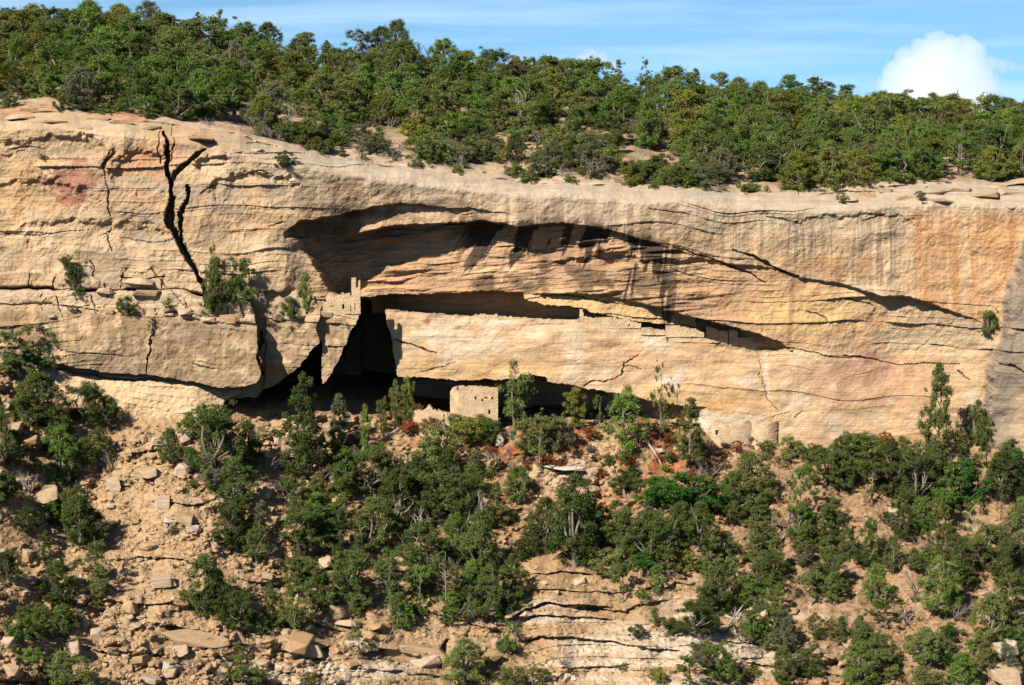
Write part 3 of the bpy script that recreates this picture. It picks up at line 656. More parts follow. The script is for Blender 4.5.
def make_tree_meshes(form, k):
    rng = np.random.default_rng(1000 * len(form) + 31 * k + sum(map(ord, form)))
    C = []; Rr = []; limbs = []
    if form == 'juniper' and k >= 4:        # dense rounded-conical crown down to the ground
        zw = rng.uniform(.3, .45); ph = rng.uniform(0, 6.28, 4)
        while len(C) < 210:
            z = rng.uniform(.04, .97); a = rng.uniform(0, 6.28)
            prof = (z / zw) ** .5 if z < zw else max(0, (1 - z) / (1 - zw)) ** .62
            rad = .5 * prof * (.82 + .16 * math.sin(2 * a + ph[0]) + .14 * math.sin(3 * a + ph[1] + z * 8)); q = rad * rng.uniform(.15, 1) ** .5
            if math.sin(a * 2.6 + z * 13 + ph[2]) + math.sin(z * 19 - a * 1.7 + ph[3]) < -.75 and q > rad * .5: continue
            C.append(np.array([math.cos(a) * q, math.sin(a) * q, z])); Rr.append(rng.uniform(.03, .062))
        for i in range(9): limbs.append(C[i * 20])
        n, size = 75, .0092
    elif form == 'juniper':
        nl = rng.integers(6, 10); wx, wy = rng.uniform(.8, 1.1, 2); low = rng.uniform(.03, .2); top = rng.uniform(.7, .86)
        for i in range(nl):
            a = 2 * math.pi * (i / nl) + rng.normal(0, .5); z = rng.uniform(low + .1, top); r = rng.uniform(.08, .36) * (1 - .5 * max(0, z - .5) * 2)
            lc = np.array([math.cos(a) * r * wx, math.sin(a) * r * wy, z]); limbs.append(lc)
            sp = rng.uniform(.075, .12)
            for j in range(rng.integers(9, 17)):
                p = lc + rng.normal(0, 1, 3) * np.array([sp, sp, sp * .9]); C.append(p); Rr.append(rng.uniform(.028, .075))
        for j in range(12): C.append(np.array([rng.normal(0, .10), rng.normal(0, .10), rng.uniform(top - .06, .97)])); Rr.append(rng.uniform(.025, .055))
        for j in range(rng.integers(8, 22)):
            a = rng.uniform(0, 6.3); q = rng.uniform(.12, .46); C.append(np.array([math.cos(a) * q, math.sin(a) * q, rng.uniform(low * .5, low + .25)])); Rr.append(rng.uniform(.028, .065))
        n, size = 120, .0095
    elif form == 'pinyon':
        for i in range(120):
            z = rng.uniform(.05, .97); rad = .44 * (1 - z) ** .75 + .03
            a = rng.uniform(0, 6.28); q = rad * rng.uniform(.35, 1.1) * (.8 + .3 * math.sin(a * 3 + z * 9))
            C.append(np.array([math.cos(a) * q, math.sin(a) * q, z])); Rr.append(rng.uniform(.03, .065) * (1.1 - .5 * z))
        C.append(np.array([0, 0, .97])); Rr.append(.03)
        for i in range(12): limbs.append(C[i * 9])
        n, size = 110, .0085
    elif form == 'column':
        for i in range(85):
            z = rng.uniform(.06, .96); rad = .38 * max(.05, math.sin(min(1, z * 1.02) * math.pi)) ** .6
            a = rng.uniform(0, 6.28); q = rad * rng.uniform(.25, 1.05) * (.8 + .3 * math.sin(a * 2 + z * 11))
            C.append(np.array([math.cos(a) * q, math.sin(a) * q, z])); Rr.append(rng.uniform(.03, .07))
        for i in range(8): limbs.append(C[i * 9])
        n, size = 110, .009
    elif form == 'sparse':
        for i in range(17):
            z = rng.uniform(.15, .96); a = rng.uniform(0, 6.28); q = rng.uniform(.05, .46) * (1.25 - z)
            c_ = np.array([math.cos(a) * q, math.sin(a) * q, z]); limbs.append(c_)
            for j in range(4): C.append(c_ + rng.normal(0, .05, 3)); Rr.append(rng.uniform(.02, .05))
        n, size = 80, .009
    else:   # bush
        for i in range(60):
            a = rng.uniform(0, 6.28); q = rng.uniform(0, .48); z = .1 + max(.1, .8 - 1.5 * q * q) * rng.uniform(.05, 1)
            C.append(np.array([math.cos(a) * q, math.sin(a) * q, z])); Rr.append(rng.uniform(.045, .10))
        for i in range(7): limbs.append(C[i * 8])
        n, size = 95, .0155
    V, F = leaves(rng, C, Rr, n, size)
    CROWN[form, k] = raw_mesh('crown', V, F, LEAF['dark green'])
    Vl, Fl = [], []
    lean = rng.normal(0, .04, 2)
    fork = Vector((lean[0], lean[1], .22 if form != 'bush' else .06))
    thick = {'juniper': .034, 'pinyon': .024, 'column': .03, 'sparse': .02, 'bush': .015}[form]
    if form in ('pinyon', 'sparse', 'column'):
        top = (lean[0], lean[1], .93); tube(Vl, Fl, bent(rng, (0, 0, -.05), top, .02, 6), np.linspace(thick, .005, 6), 6)
        for lc in limbs:
            z0 = max(.08, lc[2] - .12); tube(Vl, Fl, bent(rng, (lean[0] * z0, lean[1] * z0, z0), lc, .08), [thick * .5, thick * .38, thick * .25, .003], 4)
    else:
        tube(Vl, Fl, [(0, 0, -.06), tuple(fork * .5), tuple(fork)], [thick * 1.25, thick, thick * .9], 6)
        for lc in limbs:
            p = bent(rng, fork * rng.uniform(.5, 1), lc, .14, 5); tube(Vl, Fl, p, [thick * .75, thick * .6, thick * .45, thick * .3, .004], 5)
            for j in range(2):
                q = p[2] if j else p[3]; e = Vector(lc) + Vector(rng.normal(0, .1, 3)); tube(Vl, Fl, bent(rng, q, e, .1), [thick * .35, thick * .28, thick * .18, .003], 4)
    TRUNK[form, k] = raw_mesh('trunk', Vl, Fl, M_BARK, True)
NV = {'juniper': 11, 'pinyon': 5, 'column': 4, 'sparse': 4, 'bush': 6}
for fm, n in NV.items():
    for k in range(n): make_tree_meshes(fm, k)
DEADM = []
for k in range(5):                       # bare grey branching shrubs and snags
    rng = np.random.default_rng(500 + k); Vl, Fl = [], []
    def grow(p, d, L, r, depth):
        e = p + d * L; tube(Vl, Fl, bent(rng, p, e, .07), [r, r * .85, r * .7, r * .55], 4)
        if depth:
            for j in range(rng.integers(2, 4)):
                nd = (d + Vector(rng.normal(0, .45, 3)) + Vector((0, 0, .12))).normalized(); grow(p + (e - p) * rng.uniform(.5, 1), nd, L * rng.uniform(.55, .8), r * .6, depth - 1)
    for s in range(4 if k < 3 else 2):
        a = rng.uniform(0, 6.28); t = .6 if k < 3 else .25
        grow(Vector((0, 0, -.04)), Vector((math.cos(a) * t, math.sin(a) * t, 1)).normalized(), .36, .022 if k < 3 else .034, 4)
    DEADM.append(raw_mesh('bare_branches', Vl, Fl, M_TWIG if k < 3 else M_DEAD, True))

PLANTS = []     # (root, form, colour, px, py, width px, zone)
def plant(form, colour, loc, w, h, pxy, zone, rz=None):
    names = {'juniper': 'juniper_tree', 'pinyon': 'pinyon_juniper_tree', 'column': 'juniper_tree', 'sparse': 'juniper_tree', 'bush': 'shrub', 'bare': 'bare_shrub', 'snag': 'dead_tree'}
    rz = random.uniform(0, 6.28) if rz is None else rz
    if form in ('bare', 'snag'):
        me = DEADM[random.randrange(3) if form == 'bare' else random.choice((3, 4))]
        o = link(names[form], me, None, loc); o.scale = (w, w, h); o.rotation_euler = (0, 0, rz)
        PLANTS.append((o, form, 'grey', pxy[0], pxy[1], w, h, zone)); return o
    k = random.randrange(NV[form])
    nm = names[form]
    if form == 'juniper' and (colour == 'dark green' or zone == 'talus'): nm = 'pinyon_juniper_tree'  # juniper crowns filed under the pinyon name by colour and zone, not species
    root = link(nm, None, None, loc); root.empty_display_size = .3
    root.scale = (w, w, h); root.rotation_euler = (0, 0, rz)
    link('trunk', TRUNK[form, k], root)
    c = link('crown', CROWN[form, k], root); c.material_slots[0].link = 'OBJECT'; c.material_slots[0].material = LEAF[colour]
    PLANTS.append((root, form, colour, pxy[0], pxy[1], w, h, zone)); return root
CN = {'d': 'dark green', 'g': 'green', 'o': 'olive', 'y': 'yellow-green', 'e': 'emerald', 's': 'grey-green', 'r': 'rusty', 't': 'straw'}
FN = {'J': 'juniper', 'P': 'pinyon', 'C': 'column', 'S': 'sparse', 'B': 'bush', 'D': 'bare', 'X': 'snag'}
# ---- mesa woodland
def on_mesa(x, t):
    y, Yd = mesa_point(np.float64(x), np.float64(t)); p = at(x, float(y), float(Yd)); 
    p.z -= .25
    return p, float(y)
tl = lambda x: np.interp(x, [0, 180, 260, 330, 420, 560, 600, 690, 720, 850, 1024], [.07, .05, .08, .20, .36, .36, .30, .30, .09, .03, .06])
rowsT = [1.03, .93, .82, .70, .58, .46, .34, .23, .13, .06]
for ri, t in enumerate(rowsT):
    step = 34 - (t > .9) * 5
    x = -24 + random.uniform(0, step)
    while x < 1048:
        tt_ = t + random.uniform(-.035, .035)
        if tt_ > tl(x) and not (600 < x < 676 and tt_ < .42) and not (440 < x < 520 and .3 < tt_ < .4):
            p, y = on_mesa(x, min(tt_, 1.05))
            hpx = random.uniform(32, 52) * (1.0 if t < .9 else .8)
            s = p.y / FPX
            form = random.choices(['juniper', 'pinyon', 'column', 'sparse'], [.78, .06, .08, .08])[0]
            colr = random.choices(['green', 'dark green', 'olive', 'yellow-green', 'grey-green'], [.40, .18, .24, .14, .04])[0]
            zone = 'skyline' if t > .93 else ('mid' if t > .4 else 'front')
            wpx = hpx * random.uniform(1.15, 1.6) * (1 if form == 'juniper' else .75)
            plant(form, colr, p, wpx * s, hpx * s, (x, y - hpx / 2), zone)
        x += step * random.uniform(.72, 1.28)
# individual trees that catch the eye on the mesa
for x, t, w, h, fm, c in [(398, 1.0, 42, 52, 'J', 'd'), (648, .42, 44, 52, 'J', 'g'), (516, .52, 34, 44, 'X', 'o'), (292, .15, 22, 40, 'X', 'o'), (345, .24, 18, 30, 'X', 'o'), (830, .04, 46, 50, 'J', 'o'), (884, .16, 36, 44, 'J', 'g'), (795, .16, 60, 62, 'J', 'd'),
                          (720, .2, 44, 44, 'J', 'd'), (750, .26, 52, 64, 'J', 'o'), (472, .38, 46, 32, 'B', 'o'), (738, 1.0, 14, 22, 'S', 'd'), (776, 1.0, 14, 22, 'S', 'd'), (210, .12, 40, 40, 'J', 'g'), (8, .05, 28, 22, 'B', 'd'), (62, .02, 20, 20, 'B', 'd'), (24, .14, 16, 24, 'C', 'g')]:
    p, y = on_mesa(x, t); s = p.y / FPX
    plant(FN[fm], CN[c], p, w * s, h * s, (x, y - h / 2), 'skyline' if t > .93 else ('mid' if t > .4 else 'front'))
# rim shrubs and bare brush
for x0, x1, t0, t1, n, hs in [(50, 250, .03, .12, 24, (8, 16)), (250, 420, .02, .2, 34, (12, 28)), (420, 590, .03, .34, 48, (14, 34)), (590, 720, .02, .20, 26, (10, 26)), (700, 850, .01, .06, 9, (8, 16)), (850, 1024, .04, .12, 8, (7, 14)), (240, 860, .012, .07, 54, (5, 13)), (330, 720, .12, .42, 30, (12, 26))]:
    for i in range(n):
        x = random.uniform(x0, x1); t = random.uniform(t0, t1); p, y = on_mesa(x, t); s = p.y / FPX; h = random.uniform(*hs)
        fm = random.choices(['bush', 'bare', 'juniper'], [.62, .26, .12])[0]
        plant(fm, random.choice(['green', 'dark green', 'olive', 'grey-green', 'yellow-green']), p, h * s * random.uniform(1.0, 1.6), h * s, (x, y - h / 2), 'rim')
# ---- plants on the cliff's ledges: x, base y, height, width, form, colour
for x, y, h, w, fm, c in [(70, 289, 36, 28, 'J', 'd'), (79, 297, 11, 15, 'B', 'g'), (127, 316, 23, 22, 'B', 'd'), (73, 313, 9, 11, 'B', 's'), (168, 309, 12, 11, 'B', 'y'), (152, 334, 16, 18, 'S', 's'), (214, 312, 66, 34, 'S', 'o'), (217, 312, 56, 36, 'J', 'o'), (239, 308, 52, 38, 'J', 'd'),
                          (211, 316, 24, 22, 'B', 'g'), (306, 310, 38, 25, 'C', 'g'), (290, 321, 28, 28, 'B', 'd'), (988, 336, 28, 22, 'J', 'd'), (285, 168, 19, 24, 'B', 'd'), (348, 330, 16, 12, 'D', 'o'), (245, 300, 16, 18, 'D', 'o'), (842, 203, 12, 14, 'B', 'y'), (920, 200, 11, 13, 'B', 'o'), (42, 158, 5, 10, 'B', 't')]:
    Yd = cliffY(x, y) - .25; p = at(x, y, Yd); s = Yd / FPX
    plant(FN[fm], CN[c], p, w * s, h * s, (x, y - h / 2), 'cliff')
# ---- talus trees
TT = '''20 376 52 58 J d;50 368 42 34 J o;38 424 52 62 J d;55 446 40 48 J d;62 484 58 50 J g;88 424 44 42 J d;110 426 27 24 J d;100 460 36 25 B o;170 462 34 30 J d;214 474 74 58 J d;236 504 48 48 J d;202 434 30 34 J g;
248 470 50 40 J d;80 545 60 46 J d;96 580 48 44 J d;58 605 44 50 J d;45 562 32 24 J d;28 532 26 28 J d;8 584 38 30 J d;40 640 38 38 J g;19 640 30 28 B g;68 628 24 26 B g;30 664 20 22 B g;65 694 44 64 J o;3 460 54 24 J d;-8 510 46 40 J d;4 500 30 34 B d;
206 618 66 60 J d;240 630 44 40 J d;236 550 54 48 J d;240 684 32 44 B o;305 470 98 62 P d;340 455 62 40 P s;345 505 58 44 J g;365 452 48 16 C g;375 495 54 50 J d;383 434 36 22 C o;397 428 48 26 C o;408 424 48 22 C y;434 470 48 42 B o;468 448 36 40 B y;488 444 30 28 B g;480 430 17 36 B o;456 431 18 26 B o;432 432 16 22 B t;410 434 16 20 B r;
300 525 50 50 J d;316 530 38 38 J g;400 525 58 54 J d;440 515 48 50 J d;466 535 62 44 J d;496 525 44 44 J o;515 430 80 42 C o;310 548 44 54 J d;375 550 54 58 J d;350 605 60 54 J d;390 610 60 54 J d;318 610 44 40 J d;295 630 48 40 J o;270 625 42 34 J d;262 632 16 26 B g;
420 615 54 36 J g;446 605 58 44 J d;480 575 64 54 J d;492 620 58 48 J d;512 606 54 46 J d;402 628 30 28 J g;358 658 36 34 S o;465 684 46 58 J o;508 654 36 24 J g;455 560 48 36 J g;308 684 13 18 B y;420 570 50 50 J d;340 560 50 50 J d;
625 455 70 52 J g;575 429 42 32 C y;600 428 42 24 S o;660 440 74 28 S o;690 463 66 46 P o;540 468 56 48 S o;530 456 40 36 B o;556 452 40 34 B s;625 495 44 40 J d;682 514 48 60 B e;656 508 36 44 B e;712 512 36 36 B e;575 564 90 64 J d;545 550 54 46 J d;596 548 50 40 J d;
735 514 44 44 J d;750 508 58 46 J o;768 505 50 34 J o;625 564 58 48 J d;652 564 54 54 J d;680 545 44 46 J d;645 572 24 28 B e;668 575 40 40 J d;623 602 42 40 J d;656 594 30 24 C g;610 574 28 34 B o;710 570 54 36 J d;720 610 48 44 J d;755 565 44 40 J o;686 572 24 24 B y;
695 632 34 44 J d;672 634 18 28 B d;655 623 16 16 C g;637 639 18 17 B d;750 637 28 28 J d;690 690 44 44 S o;720 684 46 36 J g;660 684 20 18 B y;532 690 38 48 S o;510 690 26 34 B o;938 466 104 54 P o;976 444 44 28 J d;986 486 62 42 J d;862 474 44 56 J g;890 494 54 42 J d;
825 484 40 36 J d;872 505 46 44 J d;800 524 72 34 J g;790 460 28 24 B o;915 505 60 46 J d;950 516 56 50 J g;966 506 50 44 B e;1002 496 46 46 J d;1020 490 42 30 B e;840 470 34 34 J o;902 470 34 30 J d;800 542 44 30 J g;826 546 44 36 J d;848 558 30 26 J d;870 562 46 30 J g;
893 572 38 22 J d;830 596 48 42 J d;778 612 30 22 C g;876 604 42 36 J g;886 624 38 48 J d;940 614 60 46 J g;945 546 54 46 J g;985 564 44 46 J o;990 640 48 50 J o;1012 624 54 48 J o;925 664 38 40 J o;947 640 17 17 B e;815 640 28 28 J d;842 643 28 24 J d;860 690 50 46 J g;
886 680 34 40 J o;985 668 28 30 J o;948 668 20 18 B e;962 694 44 46 J g;806 676 28 40 J d;783 684 38 34 J o;925 692 30 40 B o;1018 664 40 28 J o;775 575 40 38 J o;760 530 36 36 J d;812 604 34 34 J o;905 540 36 30 J d;960 580 44 40 J d;1005 580 46 44 J d;1022 540 44 36 J o;
700 545 44 40 J d;735 590 36 34 J o;268 476 34 34 D o;286 500 26 30 D o;338 530 26 32 D o;436 586 46 40 D o;470 600 36 44 D o;452 620 30 36 D o;915 594 38 26 D o;905 625 34 34 D o;1000 550 30 36 D o;735 632 32 22 X o;700 480 26 32 D o;780 540 34 34 D o;600 556 20 40 D o;112 470 30 24 D o;
30 492 28 34 D o;265 560 28 24 D o;195 672 22 22 D o;215 683 24 26 D o;490 470 30 36 D o;520 640 26 30 D o;568 670 20 24 D o;955 620 30 30 D o;870 640 30 30 D o;480 530 50 22 X o;418 540 40 24 X o;108 455 34 12 X o;590 412 20 26 D o;640 440 26 20 D o'''
for row in TT.replace('\n', '').split(';'):
    a = row.split(); x, y, h, w = map(float, a[:4])
    if a[4] == 'J': a[4] = random.choices('JJCSP', [.5, .2, .09, .11, .10])[0]
    Yd = talusY(x, y) - .2; p = at(x, y, Yd); s = Yd / FPX
    plant(FN[a[4]], CN[a[5]], p, w * s * 1.2, h * s * 1.03, (x, y - h / 2), 'talus')
for x0, x1, y0, y1, n in [(285, 520, 465, 625, 34), (520, 700, 490, 570, 10), (700, 1024, 465, 670, 30), (0, 110, 380, 650, 12), (190, 290, 430, 620, 8)]:
    for i in range(n):
        x = random.uniform(x0, x1); y = random.uniform(y0, y1); h = random.uniform(20, 40)
        Yd = talusY(x, y) - .2; p = at(x, y, Yd); s = Yd / FPX
        plant('juniper', random.choice(['dark green', 'dark green', 'green', 'olive', 'grey-green']), p, h * 1.1 * s, h * s, (x, y - h / 2), 'talus')
# small undergrowth shrubs
for x0, x1, y0, y1, n, cs in [(285, 520, 455, 625, 34, 'BDGO'), (690, 1024, 460, 680, 46, 'BBDGOS'), (420, 720, 420, 480, 80, 'rrrtoys'), (700, 800, 445, 470, 16, 'rtto'), (390, 460, 405, 440, 10, 'rrto'), (840, 910, 440, 446, 5, 'rt'), (700, 1024, 490, 680, 44, 'dogso'), (0, 130, 430, 670, 20, 'dogs'), (250, 520, 470, 640, 26, 'dogs'), (530, 860, 560, 680, 12, 'yogs'), (130, 330, 440, 660, 12, 'ygst')]:
    for i in range(n):
        x = random.uniform(x0, x1); y = random.uniform(y0, y1); h = random.uniform(7, 15) if cs.islower() else random.uniform(14, 26)
        Yd = talusY(x, y) - .1; p = at(x, y, Yd); s = Yd / FPX
        c_ = random.choice(cs); plant('bare' if c_ == 'B' else ('juniper' if c_.isupper() else random.choice(['bush', 'bush', 'bush', 'bare'])), CN[c_.lower()] if c_ != 'B' else 'olive', p, h * 1.4 * s, h * s, (x, y - h / 2), 'talus')

# ------------------------------------------------------------------ boulders and rubble
ROCKS = []
for k in range(12):
    rng = np.random.default_rng(800 + k); bm = bmesh.new()
    pts = np.array([(a, b, c) for a in (-.5, .5) for b in (-.5, .5) for c in (-.45, .45)]) * rng.uniform(.62, 1.08, (8, 3))
    pts = np.concatenate([pts, rng.normal(0, .3, (6, 3)) + pts[rng.integers(8, size=6)] * .6])
    q_ = rng.normal(0, .25); pts = pts @ np.array([[math.cos(q_), -math.sin(q_), 0], [math.sin(q_), math.cos(q_), 0], [0, 0, 1]])
    vs_ = [bm.verts.new(p) for p in pts]
    r = bmesh.ops.convex_hull(bm, input=vs_)
    bmesh.ops.delete(bm, geom=[g for g in r['geom_interior'] if isinstance(g, bmesh.types.BMVert)], context='VERTS')
    bmesh.ops.bevel(bm, geom=list(bm.edges), offset=.03, segments=1, affect='EDGES', profile=.5)
    me = bpy.data.meshes.new('boulder'); bm.to_mesh(me); bm.free(); me.materials.append(M_BOULDER); ROCKS.append(me)
BOULD = []
def boulder(x, y, w, h, mat=None, name='boulder', where=talusY, depth=None, tilt=None, zone='talus', back=0.0):
    Yd = where(x, y + h * .4); p = at(x, y + h * .12, Yd + .12 + back * (depth or w * .8) * Yd / FPX); s = Yd / FPX
    o = link(name, random.choice(ROCKS), None, p); kk = .84 if name == 'slab' or w < 12 else .68
    o.scale = (w * s * kk, (depth or w * .8) * s, h * s * kk * 1.12)
    o.rotation_euler = (random.uniform(-.25, .25), random.uniform(-.3, .3) if tilt is None else tilt, random.uniform(-.5, .5))
    if mat: o.material_slots[0].link = 'OBJECT'; o.material_slots[0].material = mat
    BOULD.append((o, name, x, y, w, h, zone)); return o
BL_ = '''45 491 36 20;108 466 14 12;114 482 18 20;163 500 20 18;147 470 26 14;130 605 17 22;158 617 9 18;65 603 22 12;72 646 22 20;170 669 20 13;80 580 13 12;185 516 26 13;162 580 32 14;340 612 22 16;325 560 18 14;300 640 38 17;425 660 32 12;
350 622 30 12;375 625 22 12;268 522 26 14;265 492 18 14;275 485 14 12;272 508 14 10;320 575 24 8;268 575 18 9;285 632 16 12;10 640 16 20;12 668 20 14;98 575 10 14;28 556 9 14;55 562 12 16;86 566 14 12;105 570 18 12;122 588 16 8;193 528 18 9;180 600 20 9;210 640 24 10;
100 450 22 12;160 440 24 12;185 440 18 10;195 460 14 12;180 470 20 14;110 505 14 10;75 500 12 10;20 480 16 10;30 440 26 10;15 425 24 10;240 455 14 12;258 430 16 14;280 440 18 14;290 450 26 10;135 520 16 10;150 545 18 10;200 500 22 9;225 640 26 14;120 640 18 12;95 632 18 12;110 612 16 9;
700 582 10 12;665 583 20 8;720 600 12 8;848 640 16 10;870 520 14 10;905 600 10 7;845 660 16 9;760 612 22 7;1010 600 14 8;1016 668 20 12;930 615 10 8;780 590 10 8;815 565 14 8;640 590 12 6;580 580 18 8;440 470 16 10;470 430 22 10;420 415 14 8;404 412 10 8;530 420 16 10;560 428 20 12;
590 470 22 10;605 425 14 9;650 425 14 10;660 450 14 10;700 460 20 9;560 510 18 10;460 590 12 9;475 610 24 12;500 640 18 12;490 655 22 12;350 662 16 8;290 668 16 8;180 648 22 9;140 658 22 12;150 678 26 9;220 668 26 10;240 660 14 9'''
for row in BL_.replace('\n', '').split(';'): boulder(*map(float, row.split()))
boulder(1005, 645, 30, 19, M_GREYROCK, 'slab', depth=26); boulder(170, 520, 15, 6, M_GREYROCK, 'slab'); boulder(192, 527, 15, 6, M_GREYROCK, 'slab'); boulder(1000, 668, 36, 14, None, 'slab', depth=30)
for x_, y_, w_, h_, d_ in ((200, 634, 84, 13, 26), (262, 642, 64, 14, 26), (306, 648, 40, 18, 24), (412, 650, 84, 20, 34), (360, 640, 40, 12, 22)): boulder(x_, y_, w_, h_, None, 'slab', depth=d_, tilt=.04, back=.15)
boulder(570, 467, 40, 4.5, M_WHITE, 'slab', tilt=.02); boulder(448, 455, 14, 12, M_WHITE, 'boulder'); boulder(500, 440, 14, 14, M_WHITE, 'boulder'); boulder(408, 461, 9, 6, M_WHITE, 'boulder'); boulder(50, 506, 22, 8, M_WHITE, 'slab', tilt=.5); boulder(172, 668, 22, 12, M_GREYROCK)
rk = random.Random(5)
for i in range(110):
    if rk.random() < .68: x, y = rk.uniform(60, 330), rk.uniform(425, 680)
    else: x, y = rk.uniform(0, 1024), rk.uniform(440, 684)
    w = 5 + 12 * rk.random() ** 2; boulder(x, y, w, w * rk.uniform(.45, .8))
# slabs lying on the rim and on the bench
for x, y, w, h in [(20, 118, 34, 5), (55, 122, 30, 5), (95, 118, 26, 5), (85, 128, 24, 5), (120, 122, 24, 5), (150, 128, 24, 6), (185, 134, 26, 5), (200, 139, 30, 5), (28, 108, 22, 5), (45, 110, 18, 6), (238, 152, 18, 4), (255, 150, 16, 4),
                   (870, 196, 26, 6), (905, 197, 34, 8), (935, 192, 28, 6), (960, 190, 30, 5), (985, 195, 34, 8), (1012, 192, 34, 8), (940, 202, 40, 6), (975, 205, 30, 5), (1010, 205, 30, 6), (860, 190, 12, 6), (848, 199, 18, 6), (920, 187, 18, 4), (995, 186, 22, 5), (885, 190, 16, 6),
                   (231, 317, 27, 12), (210, 319, 22, 9), (140, 281, 30, 10), (105, 290, 20, 12), (148, 292, 34, 8), (98, 284, 20, 11), (185, 310, 22, 9), (110, 311, 12, 8), (52, 316, 14, 7), (278, 318, 14, 8), (262, 314, 14, 8), (300, 316, 18, 7), (325, 312, 22, 6), (328, 321, 22, 6), (332, 305, 18, 7)]:
    flatslab = h < 9
    boulder(x, y, w, h, None, 'slab' if w > 2.6 * h else 'boulder', where=cliffY, depth=w * .7, tilt=random.uniform(-.08, .08), back=.42 if (y < 210) else .12, zone='rimL' if y < 160 else ('rimR' if y < 210 else 'bench'))
# loose stones too many to count
Vr = []; Fr = []
rg = np.random.default_rng(77)
tmpl = []
for me in ROCKS[:6]:
    bm = bmesh.new(); bm.from_mesh(me); bmesh.ops.triangulate(bm, faces=bm.faces)
    bmesh.ops.remove_doubles(bm, verts=bm.verts, dist=.09); bmesh.ops.triangulate(bm, faces=bm.faces)
    bm.verts.ensure_lookup_table(); tmpl.append((np.array([v.co for v in bm.verts]), np.array([[v.index for v in f_.verts] for f_ in bm.faces]))); bm.free()
nv = 0
for i in range(7500):
    if rg.random() < .55: x, y = rg.uniform(40, 340), rg.uniform(425, 690)
    else: x, y = rg.uniform(-100, 1120), rg.uniform(420, 720)
    if y < cv(G_, x) + 8: continue
    if 520 < x < 850 and 600 < y < 680 and rg.random() < .8: continue
    Yd = talusY(x, y); p = np.array(at(x, y, Yd)); sz = (1.2 + 5.0 * rg.random() ** 3) * Yd / FPX
    tv_, tf_ = tmpl[rg.integers(6)]
    q = np.array(Matrix.Rotation(rg.uniform(0, 6.28), 3, 'Z') @ Matrix.Rotation(rg.normal(0, .4), 3, 'X'))
    Vr.append((tv_ * np.array([1.1, 1.0, rg.uniform(.45, .8)]) * sz) @ q.T + p); Fr.append(tf_ + nv); nv += len(tv_)
M_RUB = rock_material('rubble_stone', base=(0.255, 0.172, 0.102), bump=0.3, scale=3, varamt=0.5)
rb_o = link('rubble', raw_mesh('rubble', np.concatenate(Vr), np.concatenate(Fr), M_RUB)); tag(rb_o, 'loose sandstone rubble strewn over the slope below the cliff', 'rubble', kind='stuff')

# dry grass and litter
gV = []
for i in range(9000):
    x, y = rg.uniform(-80, 1104), rg.uniform(405, 700)
    if y < cv(G_, x) + 10 or (535 < x < 840 and y > 598 and rg.random() < .8) or (80 < x < 300 and rg.random() < .6): continue
    if vnoise(np.float64(x * .02), np.float64(y * .03), 160) < .35: continue
    p = np.array(at(x, y, talusY(x, y))); h = rg.uniform(.15, .5)
    for b in range(6):
        d = rg.normal(0, .22, 2) * h * 2; w = rg.uniform(.02, .05); q = p + np.array([d[0] * .5, d[1] * .5, -.03]); t_ = rg.uniform(0, 6.28); e = np.array([math.cos(t_), math.sin(t_), 0]) * w
        gV.append([q - e, q + e, q + e * .3 + np.array([d[0], d[1], h]), q - e * .3 + np.array([d[0], d[1], h])])
gV = np.array(gV).reshape(-1, 3)
gr_ = link('dry_grass', raw_mesh('dry_grass', gV, np.arange(len(gV)).reshape(-1, 4), leaf_material('dry_grass_blades', (0.20, 0.155, 0.08), vv=.5)))
tag(gr_, 'dry straw-coloured grass scattered over the slope', 'grass', kind='stuff')
# ------------------------------------------------------------------ ruins
def masonry_material():
    m, t, b = new_mat('ruin_masonry'); b.inputs['Roughness'].default_value = .95
    tcn = N(t, 'ShaderNodeTexCoord'); br = N(t, 'ShaderNodeTexBrick', Scale=1.0)
    mpn = N(t, 'ShaderNodeMapping'); mpn.inputs['Rotation'].default_value = (math.radians(90), 0, 0)
    t.links.new(tcn.outputs['UV'], br.inputs['Vector'])
    br.inputs['Color1'].default_value = (.345, .25, .162, 1); br.inputs['Color2'].default_value = (.315, .222, .14, 1); br.inputs['Mortar'].default_value = (.31, .222, .142, 1)
    br.inputs['Mortar Size'].default_value = .02; br.inputs['Brick Width'].default_value = .42; br.inputs['Row Height'].default_value = .17
    n = N(t, 'ShaderNodeTexNoise', Scale=1.3, Detail=8.0); g = N(t, 'ShaderNodeNewGeometry'); t.links.new(g.outputs['Position'], n.inputs['Vector'])
    mr = N(t, 'ShaderNodeMapRange'); mr.inputs['From Min'].default_value = .3; mr.inputs['From Max'].default_value = .7; mr.inputs['To Min'].default_value = .75; mr.inputs['To Max'].default_value = 1.2
    t.links.new(n.outputs['Fac'], mr.inputs['Value']); hs = N(t, 'ShaderNodeHueSaturation'); t.links.new(br.outputs['Color'], hs.inputs['Color']); t.links.new(mr.outputs[0], hs.inputs['Value'])
    t.links.new(hs.outputs[0], b.inputs['Base Color'])
    bp = N(t, 'ShaderNodeBump', Strength=.4, Distance=.05); t.links.new(br.outputs['Fac'], bp.inputs['Height']); bp.invert = True; t.links.new(bp.outputs[0], b.inputs['Normal'])
    return m
M_MAS = masonry_material()
